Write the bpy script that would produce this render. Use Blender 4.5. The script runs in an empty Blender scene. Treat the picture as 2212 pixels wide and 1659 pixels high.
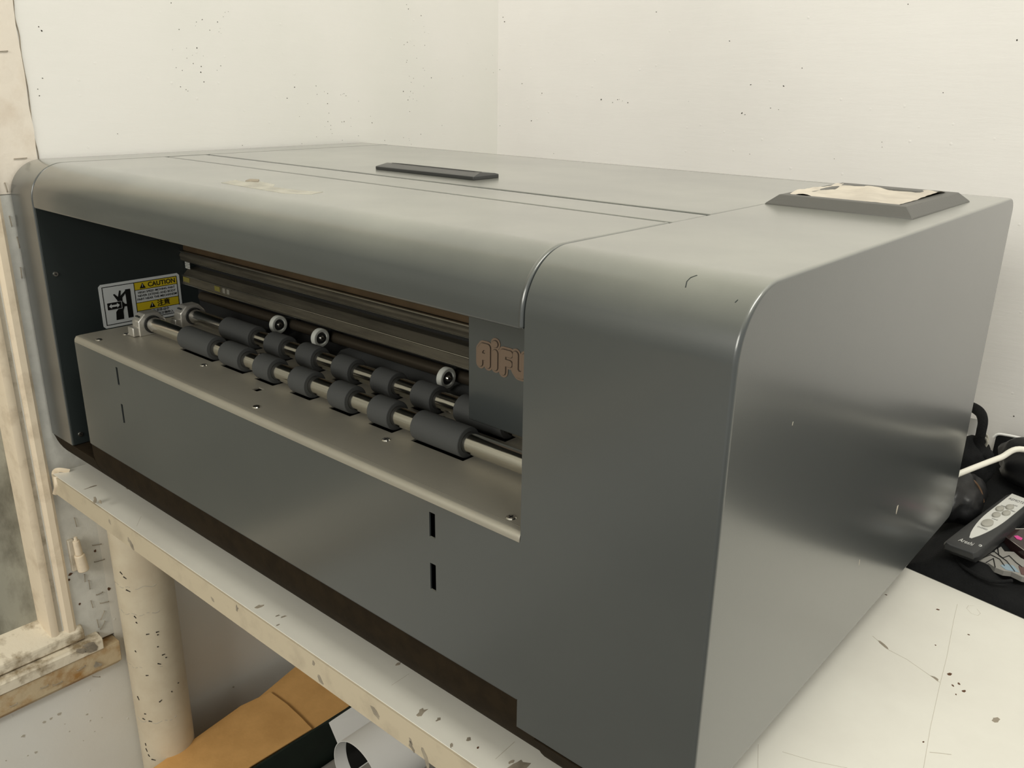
import bpy, bmesh, math, random
from mathutils import Vector, Matrix, noise
from math import pi, sin, cos, radians
random.seed(7)
C = bpy.context.scene.collection
SC = bpy.context.scene

# ------------------------------------------------------------------ camera
FPX = 1872.476
CAM = Vector((1.20132, -0.41673, 0.51541))
ROT = (1.234833, -0.0147033, 0.7209676)
cd = bpy.data.cameras.new('camera')
cd.sensor_width = 36
cd.lens = FPX / 2212 * 36
cd.clip_start = 0.01
cam = bpy.data.objects.new('camera', cd)
cam.location = CAM
cam.rotation_euler = ROT
C.objects.link(cam)
SC.camera = cam
from mathutils import Euler
CM = Euler(ROT, 'XYZ').to_matrix()


def at(px, py, ax, v):
    """where the sight line of a photo pixel meets the plane axis=v"""
    d = CM @ Vector(((px - 1106) / FPX, -(py - 829.5) / FPX, -1))
    t = (v - CAM[ax]) / d[ax]
    return CAM + d * t


# ------------------------------------------------------------------ light
SC.view_settings.view_transform = 'Standard'
SC.view_settings.look = 'None'
SC.view_settings.gamma = 1
SC.view_settings.exposure = 0.06
w = bpy.data.worlds.new('world')
SC.world = w
w.use_nodes = True
w.node_tree.nodes['Background'].inputs[0].default_value = (0.985, 0.98, 0.91, 1)
w.node_tree.nodes['Background'].inputs[1].default_value = 0.50


def area(name, loc, target, sx, sy, power, col):
    l = bpy.data.lights.new(name, 'AREA')
    l.shape = 'RECTANGLE'
    l.size = sx
    l.size_y = sy
    l.energy = power
    l.color = col
    o = bpy.data.objects.new(name, l)
    o.location = loc
    o.rotation_euler = (Vector(target) - Vector(loc)).to_track_quat('-Z', 'Y').to_euler()
    C.objects.link(o)
    return o


area('ceiling_lamp', (1.75, 0.05, 1.9), (0.9, 0.3, 0.2), 1.2, 0.3, 21, (0.985, 0.975, 0.89))
area('front_lamp', (0.9, -2.1, 1.15), (0.4, 0.3, 0.1), 1.2, 0.7, 27, (0.99, 0.965, 0.87))

# ------------------------------------------------------------------ materials
MATS = {}


def nd(nt, t, **kw):
    n = nt.nodes.new(t)
    for k, v in kw.items():
        setattr(n, k, v)
    return n


def mat(name, col, rough=0.5, metal=0.0, var=0.0, vscale=8.0, bump=0.0, bscale=200.0, stretch=(1, 1, 1),
        coat=0.0, col2=None, spec=0.5, fac=(0.4, 0.65), detail=6.0, rvar=0.0, aniso=0.0):
    if name in MATS:
        return MATS[name]
    m = bpy.data.materials.new(name)
    m.use_nodes = True
    nt = m.node_tree
    b = nt.nodes['Principled BSDF']
    b.inputs['Roughness'].default_value = rough
    b.inputs['Metallic'].default_value = metal
    b.inputs['Specular IOR Level'].default_value = spec
    b.inputs['Coat Weight'].default_value = coat
    b.inputs['Coat Roughness'].default_value = 0.25
    b.inputs['Anisotropic'].default_value = aniso
    tc = nd(nt, 'ShaderNodeTexCoord')
    mp = nd(nt, 'ShaderNodeMapping')
    mp.inputs['Scale'].default_value = stretch
    nt.links.new(tc.outputs['Object'], mp.inputs['Vector'])
    c1 = (*col, 1)
    if var > 0 or col2:
        nz = nd(nt, 'ShaderNodeTexNoise')
        nz.inputs['Scale'].default_value = vscale
        nz.inputs['Detail'].default_value = detail
        nz.inputs['Roughness'].default_value = 0.62
        nt.links.new(mp.outputs[0], nz.inputs['Vector'])
        cr = nd(nt, 'ShaderNodeValToRGB')
        cr.color_ramp.elements[0].position = fac[0]
        cr.color_ramp.elements[1].position = fac[1]
        c2 = col2 if col2 else tuple(max(0, x * (1 - var)) for x in col)
        cr.color_ramp.elements[0].color = c1
        cr.color_ramp.elements[1].color = (*c2, 1)
        nt.links.new(nz.outputs['Fac'], cr.inputs[0])
        nt.links.new(cr.outputs[0], b.inputs['Base Color'])
        if rvar:
            mr = nd(nt, 'ShaderNodeMapRange')
            mr.inputs[3].default_value = rough
            mr.inputs[4].default_value = rough + rvar
            nt.links.new(nz.outputs['Fac'], mr.inputs[0])
            nt.links.new(mr.outputs[0], b.inputs['Roughness'])
    else:
        b.inputs['Base Color'].default_value = c1
    if bump > 0:
        n2 = nd(nt, 'ShaderNodeTexNoise')
        n2.inputs['Scale'].default_value = bscale
        n2.inputs['Detail'].default_value = 5
        nt.links.new(mp.outputs[0], n2.inputs['Vector'])
        bp = nd(nt, 'ShaderNodeBump')
        bp.inputs['Strength'].default_value = bump
        bp.inputs['Distance'].default_value = 0.002
        nt.links.new(n2.outputs['Fac'], bp.inputs['Height'])
        nt.links.new(bp.outputs[0], b.inputs['Normal'])
    MATS[name] = m
    return m


def plaster(name, col, col2, stretch, bumpk=0.35):
    """brushed, lumpy wall paint: long brush strokes, soft patches, grit"""
    m = bpy.data.materials.new(name)
    m.use_nodes = True
    nt = m.node_tree
    b = nt.nodes['Principled BSDF']
    b.inputs['Roughness'].default_value = 0.62
    tc = nd(nt, 'ShaderNodeTexCoord')
    n1 = nd(nt, 'ShaderNodeTexNoise')
    n1.inputs['Scale'].default_value = 3.5
    n1.inputs['Detail'].default_value = 7
    nt.links.new(tc.outputs['Object'], n1.inputs['Vector'])
    cr = nd(nt, 'ShaderNodeValToRGB')
    cr.color_ramp.elements[0].position = 0.38
    cr.color_ramp.elements[1].position = 0.68
    cr.color_ramp.elements[0].color = (*col, 1)
    cr.color_ramp.elements[1].color = (*col2, 1)
    nt.links.new(n1.outputs['Fac'], cr.inputs[0])
    nt.links.new(cr.outputs[0], b.inputs['Base Color'])
    mp = nd(nt, 'ShaderNodeMapping')
    mp.inputs['Scale'].default_value = stretch
    nt.links.new(tc.outputs['Object'], mp.inputs['Vector'])
    n2 = nd(nt, 'ShaderNodeTexNoise')
    n2.inputs['Scale'].default_value = 14
    n2.inputs['Detail'].default_value = 8
    n2.inputs['Roughness'].default_value = 0.7
    nt.links.new(mp.outputs[0], n2.inputs['Vector'])
    vo = nd(nt, 'ShaderNodeTexVoronoi')
    vo.inputs['Scale'].default_value = 38
    nt.links.new(tc.outputs['Object'], vo.inputs['Vector'])
    lt = nd(nt, 'ShaderNodeMapRange')
    lt.inputs[1].default_value = 0.0
    lt.inputs[2].default_value = 0.09
    lt.inputs[3].default_value = 0.7
    lt.inputs[4].default_value = 0.0
    nt.links.new(vo.outputs['Distance'], lt.inputs[0])
    ad = nd(nt, 'ShaderNodeMath', operation='ADD')
    nt.links.new(n2.outputs['Fac'], ad.inputs[0])
    nt.links.new(lt.outputs[0], ad.inputs[1])
    bp = nd(nt, 'ShaderNodeBump')
    bp.inputs['Strength'].default_value = bumpk
    bp.inputs['Distance'].default_value = 0.0012
    nt.links.new(ad.outputs[0], bp.inputs['Height'])
    nt.links.new(bp.outputs[0], b.inputs['Normal'])
    return m


def machine_paint():
    """satin charcoal paint under a film of beige dust with wiped streaks"""
    m = bpy.data.materials.new('charcoal_paint')
    m.use_nodes = True
    nt = m.node_tree
    b = nt.nodes['Principled BSDF']
    b.inputs['Roughness'].default_value = 0.40
    b.inputs['Coat Weight'].default_value = 1.0
    b.inputs['Coat IOR'].default_value = 1.57
    b.inputs['Coat Roughness'].default_value = 0.19
    tc = nd(nt, 'ShaderNodeTexCoord')
    geo = nd(nt, 'ShaderNodeNewGeometry')
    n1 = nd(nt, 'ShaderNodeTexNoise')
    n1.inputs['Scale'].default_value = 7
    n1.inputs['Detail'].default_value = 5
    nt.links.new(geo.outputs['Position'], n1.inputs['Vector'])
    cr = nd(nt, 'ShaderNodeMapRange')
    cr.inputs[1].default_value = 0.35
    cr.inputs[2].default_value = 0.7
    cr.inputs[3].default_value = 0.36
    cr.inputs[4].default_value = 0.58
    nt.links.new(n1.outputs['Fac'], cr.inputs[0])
    # settled dust on upward faces, thickened to make up for dimmer top reflection
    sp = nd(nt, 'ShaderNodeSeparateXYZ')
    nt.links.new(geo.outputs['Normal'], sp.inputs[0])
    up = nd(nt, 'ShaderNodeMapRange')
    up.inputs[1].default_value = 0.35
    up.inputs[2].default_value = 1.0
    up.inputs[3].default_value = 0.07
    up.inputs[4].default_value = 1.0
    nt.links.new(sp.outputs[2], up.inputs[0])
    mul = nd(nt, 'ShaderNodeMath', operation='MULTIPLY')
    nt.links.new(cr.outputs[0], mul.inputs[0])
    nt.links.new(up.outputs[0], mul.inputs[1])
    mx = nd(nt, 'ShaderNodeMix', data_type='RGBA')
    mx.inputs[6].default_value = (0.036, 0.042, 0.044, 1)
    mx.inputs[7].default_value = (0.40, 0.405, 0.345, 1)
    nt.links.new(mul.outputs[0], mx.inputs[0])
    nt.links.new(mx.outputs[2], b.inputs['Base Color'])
    n2 = nd(nt, 'ShaderNodeTexNoise')
    n2.inputs['Scale'].default_value = 900
    nt.links.new(geo.outputs['Position'], n2.inputs['Vector'])
    bp = nd(nt, 'ShaderNodeBump')
    bp.inputs['Strength'].default_value = 0.06
    bp.inputs['Distance'].default_value = 0.0005
    nt.links.new(n2.outputs['Fac'], bp.inputs['Height'])
    nt.links.new(bp.outputs[0], b.inputs['Normal'])
    return m


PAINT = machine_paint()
DARKP = mat('dark_interior_paint', (0.018, 0.024, 0.024), 0.5)
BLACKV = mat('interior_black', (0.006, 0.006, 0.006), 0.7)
BASEB = mat('shaded_base_brown', (0.020, 0.013, 0.006), 0.9, spec=0.15, var=0.3, vscale=60, bump=0.1)  # underside shade and brown reflection of the body, put into the colour
ALU = mat('brushed_aluminium', (0.50, 0.47, 0.40), 0.38, 0.65, var=0.15, vscale=5, bump=0.04, bscale=500, rvar=0.15)
CAST = mat('cast_aluminium', (0.62, 0.60, 0.56), 0.38, 0.75, bump=0.15, bscale=300)
STEEL = mat('polished_steel', (0.72, 0.70, 0.66), 0.17, 1.0, bump=0.03, bscale=60, stretch=(1, 20, 20))
SCREW = mat('screw_steel', (0.75, 0.73, 0.68), 0.25, 1.0)
RUBBER = mat('grey_rubber', (0.055, 0.057, 0.057), 0.75, bump=0.1, bscale=600)
RAIL = mat('dusty_rail_metal', (0.20, 0.18, 0.14), 0.42, 0.8, var=0.5, vscale=30, stretch=(0.3, 3, 3), rvar=0.2)
RAILB = mat('bronze_backplate', (0.13, 0.085, 0.045), 0.5, 0.4, var=0.3, vscale=20)
HILITE = mat('rail_edge_metal', (0.55, 0.52, 0.46), 0.3, 1.0)
WHITEW = mat('white_wheel_plastic', (0.55, 0.56, 0.52), 0.5)
BLKP = mat('black_plastic', (0.022, 0.023, 0.023), 0.38)
BEZEL = mat('grey_bezel_plastic', (0.10, 0.098, 0.09), 0.5, bump=0.08, bscale=400)
HANDLE = mat('handle_plastic', (0.035, 0.036, 0.036), 0.3)
FILM = mat('crumpled_film', (0.62, 0.56, 0.47), 0.5, col2=(0.5, 0.45, 0.38), vscale=25)
STW = mat('sticker_white', (0.62, 0.64, 0.64), 0.35)
STY = mat('sticker_yellow', (0.62, 0.47, 0.02), 0.35)
STK = mat('sticker_black', (0.008, 0.008, 0.008), 0.4)
OLIVE = mat('olive_reflection', (0.16, 0.14, 0.03), 0.5)  # tint of the caution sticker mirrored in the rail
GREYR = mat('grey_reflection', (0.20, 0.19, 0.16), 0.5)
LOGO1 = mat('logo_outline_brown', (0.16, 0.11, 0.075), 0.5)
LOGO2 = mat('logo_line_dark', (0.05, 0.035, 0.025), 0.5)
WALL = plaster('painted_plaster_left', (0.81, 0.79, 0.755), (0.765, 0.755, 0.71), (1, 0.35, 2.2), 0.4)
WALLB = plaster('painted_plaster_back', (0.86, 0.835, 0.81), (0.81, 0.785, 0.76), (0.35, 1, 2.6), 0.45)
WALLL = plaster('painted_plaster_low', (0.80, 0.79, 0.75), (0.74, 0.71, 0.64), (1, 1, 1), 0.6)
STRIP = mat('chalky_white_paint', (0.70, 0.69, 0.64), 0.75, var=0.15, vscale=30, bump=0.5, bscale=60)
PINKP = mat('pinkish_plaster', (0.77, 0.70, 0.61), 0.8, col2=(0.66, 0.57, 0.47), vscale=18, fac=(0.5, 0.75), bump=0.5, bscale=60)
PEACH = mat('aged_peach_paint', (0.80, 0.68, 0.52), 0.6, col2=(0.56, 0.45, 0.32), vscale=22, fac=(0.50, 0.76), bump=0.3, bscale=60)
GROOVE = mat('grimy_groove_paint', (0.58, 0.52, 0.42), 0.7, col2=(0.30, 0.25, 0.18), vscale=30, fac=(0.5, 0.72), bump=0.5, bscale=80)
BOARD = mat('mouldy_board', (0.36, 0.35, 0.29), 0.8, col2=(0.13, 0.12, 0.09), vscale=16, fac=(0.42, 0.66), bump=0.3, bscale=60, stretch=(1, 1, 0.5))
SILLT = mat('chipped_sill_paint', (0.78, 0.70, 0.56), 0.6, col2=(0.30, 0.23, 0.14), vscale=26, fac=(0.50, 0.66), bump=0.7, bscale=50)
SILLF = mat('rusty_sill_edge', (0.60, 0.48, 0.31), 0.7, col2=(0.38, 0.20, 0.06), vscale=24, fac=(0.42, 0.62), bump=0.6, bscale=60)
TABLE = mat('worn_white_laminate', (0.76, 0.74, 0.67), 0.42, col2=(0.69, 0.665, 0.60), vscale=6, fac=(0.4, 0.75), bump=0.03, bscale=120)
TEDGE = mat('beige_edge_band', (0.56, 0.48, 0.35), 0.5, col2=(0.44, 0.37, 0.27), vscale=30, fac=(0.5, 0.75))
SCUFF = mat('grey_scuff', (0.36, 0.31, 0.24), 0.7, var=0.4, vscale=60)
DARKSPOT = mat('dark_speck', (0.035, 0.028, 0.02), 0.8)
FAINT = mat('faint_scratch', (0.48, 0.44, 0.37), 0.7)
PIPE = mat('cream_pipe_paint', (0.66, 0.58, 0.44), 0.5, col2=(0.58, 0.49, 0.36), vscale=14, bump=0.15, bscale=50)
RUST = mat('rust_brown', (0.10, 0.045, 0.02), 0.8)
CARD = mat('brown_cardboard', (0.78, 0.44, 0.155), 0.8, col2=(0.66, 0.36, 0.12), vscale=14, bump=0.1, bscale=150)
GREEN = mat('dark_green_card', (0.006, 0.016, 0.010), 0.55, var=0.3, vscale=40)
PAPER = mat('white_paper', (0.93, 0.92, 0.90), 0.5)
GREYBAG = mat('grey_wrapping', (0.36, 0.34, 0.31), 0.6, var=0.3, vscale=20, bump=0.3, bscale=60)
BAGM = mat('black_fabric', (0.008, 0.0083, 0.0088), 0.9, spec=0.2, var=0.3, vscale=50, bump=0.5, bscale=500)
BAG2 = mat('black_nylon', (0.010, 0.010, 0.011), 0.42, spec=0.4, bump=0.3, bscale=90)
BROWNT = mat('brown_piping', (0.12, 0.06, 0.025), 0.6)
REMB = mat('remote_black_plastic', (0.022, 0.023, 0.024), 0.45)
REMW = mat('remote_face_plate', (0.62, 0.62, 0.59), 0.4)
REMG = mat('rubber_button_grey', (0.36, 0.35, 0.31), 0.55)
INK = mat('dark_ink', (0.05, 0.05, 0.05), 0.5)
INKW = mat('white_ink', (0.6, 0.6, 0.58), 0.5)
CABLE = mat('white_cable', (0.82, 0.79, 0.70), 0.4)
PATCHG = mat('patch_grey_print', (0.26, 0.25, 0.23), 0.7)
PATCHB = mat('patch_blue_print', (0.22, 0.30, 0.36), 0.7)
PATCHR = mat('patch_maroon_print', (0.10, 0.05, 0.045), 0.7)
PINK = mat('pink_label', (0.65, 0.06, 0.28), 0.4)
GLOSSY = mat('glossy_dark_plastic', (0.03, 0.015, 0.015), 0.12)
FLOORM = mat('grey_floor', (0.30, 0.28, 0.25), 0.7, var=0.3, vscale=6)
CEIL = mat('ceiling_white', (0.75, 0.74, 0.70), 0.9, var=0.05)

# ------------------------------------------------------------------ helpers


def tag(o, label=None, cat=None, group=None, kind=None):
    if label: o['label'] = label
    if cat: o['category'] = cat
    if group: o['group'] = group
    if kind: o['kind'] = kind
    return o


def empty(name, loc=(0, 0, 0)):
    o = bpy.data.objects.new(name, None)
    o.empty_display_size = 0.02
    o.location = loc
    C.objects.link(o)
    return o


def wpos(o):
    v = Vector((0, 0, 0))
    while o is not None:
        v = v + o.location
        o = o.parent
    return v


def obj(name, bm, m, parent=None, bevel=0.0, seg=2, smooth=True, ang=35):
    """bm is in world coordinates; the object keeps them under its parent"""
    bmesh.ops.remove_doubles(bm, verts=bm.verts, dist=1e-6)
    bmesh.ops.recalc_face_normals(bm, faces=bm.faces)
    off = wpos(parent) if parent else Vector((0, 0, 0))
    if off.length:
        bmesh.ops.translate(bm, verts=bm.verts, vec=-off)
    me = bpy.data.meshes.new(name)
    bm.to_mesh(me)
    bm.free()
    me.materials.append(m)
    o = bpy.data.objects.new(name, me)
    C.objects.link(o)
    if parent: o.parent = parent
    if smooth:
        me.shade_smooth()
        me.set_sharp_from_angle(angle=radians(ang))
    if m is PAINT and smooth:
        wn = True
    else:
        wn = False
    if bevel:
        b = o.modifiers.new('bevel', 'BEVEL')
        b.width = bevel
        b.segments = seg
        b.limit_method = 'ANGLE'
        b.angle_limit = radians(40)
        b.harden_normals = False
    if wn:
        wm = o.modifiers.new('weighted_normal', 'WEIGHTED_NORMAL')
        wm.keep_sharp = True
        wm.weight = 100
    return o


def flat(name, bm, m, parent=None):
    off = wpos(parent) if parent else Vector((0, 0, 0))
    bmesh.ops.translate(bm, verts=bm.verts, vec=-off)
    me = bpy.data.meshes.new(name)
    bm.to_mesh(me)
    bm.free()
    me.materials.append(m)
    o = bpy.data.objects.new(name, me)
    C.objects.link(o)
    if parent: o.parent = parent
    return o


def box(bm, x0, x1, y0, y1, z0, z1):
    v = [bm.verts.new((x, y, z)) for x in (x0, x1) for y in (y0, y1) for z in (z0, z1)]
    for f in ((0, 1, 3, 2), (4, 6, 7, 5), (0, 4, 5, 1), (2, 3, 7, 6), (0, 2, 6, 4), (1, 5, 7, 3)):
        bm.faces.new([v[i] for i in f])
    return bm


def B(*a):
    return box(bmesh.new(), *a)


def prism(bm, pts, ax, a0, a1):
    """polygon pts extruded along axis ax (0,1,2); pts are the other two coordinates in order"""
    def mk(p, a):
        c = list(p)
        c.insert(ax, a)
        return bm.verts.new(c)
    v0 = [mk(p, a0) for p in pts]
    v1 = [mk(p, a1) for p in pts]
    n = len(pts)
    bm.faces.new(v0)
    bm.faces.new(v1[::-1])
    for i in range(n):
        bm.faces.new((v0[i], v0[(i + 1) % n], v1[(i + 1) % n], v1[i]))
    return bm


def rod(bm, p0, p1, r0, r1=None, seg=24, caps=True):
    p0 = Vector(p0); p1 = Vector(p1)
    if r1 is None: r1 = r0
    d = (p1 - p0).normalized()
    u = d.orthogonal().normalized()
    v = d.cross(u)
    a = [bm.verts.new(p0 + (u * cos(2 * pi * i / seg) + v * sin(2 * pi * i / seg)) * r0) for i in range(seg)]
    b = [bm.verts.new(p1 + (u * cos(2 * pi * i / seg) + v * sin(2 * pi * i / seg)) * r1) for i in range(seg)]
    for i in range(seg):
        j = (i + 1) % seg
        bm.faces.new((a[i], a[j], b[j], b[i]))
    if caps:
        bm.faces.new(a[::-1])
        bm.faces.new(b)
    return bm


def ring(bm, x0, x1, cy, cz, ro, ri, seg=32):
    """hollow tube along x"""
    L = []
    for x in (x0, x1):
        for r in (ro, ri):
            L.append([bm.verts.new((x, cy + r * cos(2 * pi * i / seg), cz + r * sin(2 * pi * i / seg))) for i in range(seg)])
    o0, i0, o1, i1 = L
    for i in range(seg):
        j = (i + 1) % seg
        bm.faces.new((o0[i], o0[j], o1[j], o1[i]))
        bm.faces.new((i0[i], i1[i], i1[j], i0[j]))
        bm.faces.new((o0[i], i0[i], i0[j], o0[j]))
        bm.faces.new((o1[i], o1[j], i1[j], i1[i]))
    return bm


def tube(bm, pts, r, seg=12, flatten=None):
    pts = [Vector(p) for p in pts]
    # catmull-rom
    P = []
    n = len(pts)
    for i in range(n - 1):
        p0 = pts[max(i - 1, 0)]; p1 = pts[i]; p2 = pts[i + 1]; p3 = pts[min(i + 2, n - 1)]
        for k in range(8):
            t = k / 8
            P.append(0.5 * ((2 * p1) + (p2 - p0) * t + (2 * p0 - 5 * p1 + 4 * p2 - p3) * t * t + (3 * p1 - p0 - 3 * p2 + p3) * t ** 3))
    P.append(pts[-1])
    rings = []
    ref = None
    for i, p in enumerate(P):
        d = (P[min(i + 1, len(P) - 1)] - P[max(i - 1, 0)]).normalized()
        u = d.orthogonal().normalized() if ref is None else (ref - d * ref.dot(d)).normalized()
        ref = u
        v = d.cross(u)
        ra, rb = (r, r) if flatten is None else flatten
        rings.append([bm.verts.new(p + u * cos(2 * pi * k / seg) * ra + v * sin(2 * pi * k / seg) * rb) for k in range(seg)])
    for a, b in zip(rings, rings[1:]):
        for k in range(seg):
            bm.faces.new((a[k], a[(k + 1) % seg], b[(k + 1) % seg], b[k]))
    bm.faces.new(rings[0][::-1])
    bm.faces.new(rings[-1])
    return bm


def grid_holes(bm, ax, u, v, a0, a1, hole):
    """slab normal to axis ax; u,v sorted break coordinates; hole(uc,vc)->True leaves the cell open"""
    def mk(p, q, a):
        c = [p, q]
        c.insert(ax, a)
        return tuple(c)
    cache = {}
    def V(*c):
        if c not in cache: cache[c] = bm.verts.new(c)
        return cache[c]
    solid = {}
    for i in range(len(u) - 1):
        for j in range(len(v) - 1):
            solid[i, j] = not hole((u[i] + u[i + 1]) / 2, (v[j] + v[j + 1]) / 2)
    for (i, j), s in solid.items():
        if not s: continue
        q = [(u[i], v[j]), (u[i + 1], v[j]), (u[i + 1], v[j + 1]), (u[i], v[j + 1])]
        bm.faces.new([V(*mk(*c, a0)) for c in q])
        bm.faces.new([V(*mk(*c, a1)) for c in q][::-1])
        for (di, dj, e) in ((0, -1, (0, 1)), (1, 0, (1, 2)), (0, 1, (2, 3)), (-1, 0, (3, 0))):
            if not solid.get((i + di, j + dj), False):
                c0, c1 = q[e[0]], q[e[1]]
                bm.faces.new([V(*mk(*c0, a0)), V(*mk(*c1, a0)), V(*mk(*c1, a1)), V(*mk(*c0, a1))])
    return bm


def text_bm(s, size, xform, extrude=0.0, offset=0.0, align='CENTER', res=4):
    cu = bpy.data.curves.new('t', 'FONT')
    cu.body = s
    cu.size = size
    cu.align_x = align
    cu.align_y = 'CENTER'
    cu.extrude = extrude
    cu.offset = offset
    cu.resolution_u = res
    o = bpy.data.objects.new('t', cu)
    C.objects.link(o)
    dg = bpy.context.evaluated_depsgraph_get()
    dg.update()
    me = bpy.data.meshes.new_from_object(o.evaluated_get(dg))
    bm = bmesh.new()
    bm.from_mesh(me)
    bpy.data.objects.remove(o)
    bpy.data.curves.remove(cu)
    bpy.data.meshes.remove(me)
    bmesh.ops.transform(bm, matrix=xform, verts=bm.verts)
    return bm


def frame(o, ux, uy):
    """matrix taking local xy(z) to origin o with axes ux, uy"""
    ux = Vector(ux).normalized(); uy = Vector(uy); uy = (uy - ux * uy.dot(ux)).normalized()
    uz = ux.cross(uy)
    m = Matrix.Identity(4)
    for i in range(3):
        m[i][0] = ux[i]; m[i][1] = uy[i]; m[i][2] = uz[i]; m[i][3] = o[i]
    return m


def blob(bm, p, r, ax, stretch=1.0, ang=0.0, th=0.0003, n=7, rag=0.35):
    """ragged flat chip lying on the plane normal to axis ax, on its + side"""
    p = Vector(p)
    e = [i for i in range(3) if i != ax]
    pts = []
    for i in range(n):
        a = 2 * pi * i / n
        rr = r * (1 + random.uniform(-rag, rag))
        x, y = rr * cos(a) * stretch, rr * sin(a)
        pts.append((x * cos(ang) - y * sin(ang), x * sin(ang) + y * cos(ang)))
    q = [(p[e[0]] + x, p[e[1]] + y) for x, y in pts]
    sgn = -1 if ax == 1 else 1
    prism(bm, q, ax, p[ax] - 0.0002 * sgn, p[ax] + th * sgn)


def arc(cy, cz, r, a0, a1, n=12):
    return [(cy + r * cos(a0 + (a1 - a0) * i / n), cz + r * sin(a0 + (a1 - a0) * i / n)) for i in range(n + 1)]


# ------------------------------------------------------------------ setting
XW = -0.006      # left wall plane
YW = 0.915       # back wall plane
TZ = -0.0075     # table top
FZ = -0.78       # floor
ZT = 2.0

bm = bmesh.new()
# left wall, with the window opening y<-0.03, z>-0.30 left out
prism(bm, [(-0.03, -0.30), (0.041, -0.30), (0.041, ZT), (-0.03, ZT)], 0, XW - 0.09, XW)
wl2 = obj('wall_left', bm, STRIP, smooth=False)
tag(wl2, kind='structure')
bm = B(XW - 0.09, XW, 0.041, YW + 0.1, TZ - 0.03, ZT)
wl = obj('wall_left', bm, WALL, smooth=False)
tag(wl, kind='structure')
bm = B(XW - 0.09, XW, 0.041, YW + 0.1, FZ, TZ - 0.03)
box(bm, XW - 0.09, XW, -2.2, 0.041, FZ, -0.345)
wl3 = obj('wall_left', bm, WALLL, smooth=False)
tag(wl3, kind='structure')
wb = obj('wall_back', B(XW, 3.4, YW, YW + 0.1, FZ, ZT), WALLB, smooth=False)
tag(wb, kind='structure')
tag(obj('floor', B(XW - 0.09, 3.4, -2.2, YW + 0.1, FZ - 0.05, FZ), FLOORM, smooth=False), kind='structure')
tag(obj('ceiling', B(XW - 0.09, 3.4, -2.2, YW + 0.1, ZT, ZT + 0.05), CEIL, smooth=False), kind='structure')

# rough pinkish plaster return between crack and frame, above the machine
bm = bmesh.new()
pts = []
zz = [TZ + 0.38, 0.42, 0.45, 0.48, 0.51, 0.54, 0.57, 0.60, 0.7, ZT]
for i, z in enumerate(zz):
    pts.append((0.041 + random.uniform(-0.0015, 0.0015), z))
prism(bm, [(-0.012, zz[0])] + pts + [(-0.012, ZT)], 0, XW - 0.001, XW + 0.0018)
o = obj('trim_1', bm, PINKP, smooth=False)
tag(o, kind='structure')
# crack line along it
bm = bmesh.new()
tube(bm, [(XW + 0.0005, 0.0415 + random.uniform(-0.001, 0.001), 0.36 + 0.02 * i) for i in range(30)], 0.0007, 6)
o = obj('crack', bm, SCUFF, wl)

# specks on the left wall (photo pixels of the wall, /0.4973)
S = 0.4973
LW = [(743, 13, 3), (878, 85, 3), (853, 96, 2.5), (945, 96, 3), (778, 128, 3), (911, 131, 3), (970, 73, 2), (978, 54, 2), (992, 50, 1.6), (855, 208, 3.6),
      (849, 112, 1.6), (956, 123, 1.5), (951, 138, 1.5), (960, 145, 1.3),
      (812, 253, 2.4), (839, 276, 2.6), (874, 289, 2.8), (765, 294, 3), (792, 306, 2), (872, 314, 4), (886, 356, 3.6), (784, 377, 3), (808, 389, 2.6),
      (816, 395, 2.2), (959, 286, 3), (943, 305, 2), (883, 243, 1.6), (836, 240, 1.6), (810, 209, 1.8), (181, 134, 4.5), (168, 116, 3), (185, 340, 3.6), (164, 387, 3),
      (171, 416, 2.6), (1766, 20, 3.4), (1774, 39, 4), (1829, 68, 4), (1769, 184, 3.4), (1755, 194, 3), (1845, 197, 3), (1841, 115, 2), (1844, 140, 2),
      (1766, 270, 3), (1768, 262, 2), (1810, 253, 2.6), (1873, 338, 4.4), (1838, 296, 2.4), (1844, 306, 2), (1778, 331, 2.4), (1796, 340, 3), (1752, 397, 4), (1783, 397, 3),
      (1786, 358, 2), (1780, 484, 3), (1772, 434, 3.4), (1795, 430, 2), (1794, 405, 2), (1841, 374, 2.4), (1779, 421, 2), (1799, 198, 1.8),
      (1810, 437, 1.8), (1279, 379, 4), (1247, 427, 4.6), (1373, 373, 3.4), (1377, 410, 2), (1409, 398, 2), (1423, 406, 3), (1423, 450, 3),
      (1429, 491, 2.6), (1424, 528, 3), (1480, 412, 2), (1503, 416, 3.4), (1494, 407, 2.6), (1488, 409, 1.8), (1495, 528, 3.4), (1485, 530, 3), (1437, 562, 2.2),
      (1437, 545, 2), (1443, 580, 2.2), (1525, 549, 2), (1524, 513, 1.8), (1616, 533, 3.6), (1609, 505, 2), (1671, 610, 2.6), (1753, 598, 2.8), (1779, 610, 2), (1828, 583, 3),
      (1776, 602, 2), (1787, 627, 2), (1053, 632, 2.6), (1311, 624, 2.6), (1464, 626, 2.2), (1487, 609, 2), (1557, 590, 2), (1375, 594, 2), (1337, 450, 1.6), (1300, 506, 2.2), (1558, 440, 2),
      (511, 581, 2.4), (749, 216, 1.4), (1411, 550, 1.4), (1920, 545, 1.8), (2112, 300, 1.8), (2143, 316, 2), (2011, 330, 2), (2188, 95, 3), (2186, 76, 3.6), (2172, 294, 2), (2140, 240, 2), (1960, 440, 1.5)]
bm = bmesh.new()
for px, py, r in LW:
    p = at(px * S, py * S, 0, XW)
    if p.y > YW - 0.004:
        continue
    blob(bm, p, r * S * 0.00042, 0, random.uniform(0.8, 1.5), random.uniform(0, 3), 0.0002, 6)
o = flat('paint_pits', bm, DARKSPOT, wl)
tag(o, kind='stuff')
S2 = 0.5479
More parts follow.
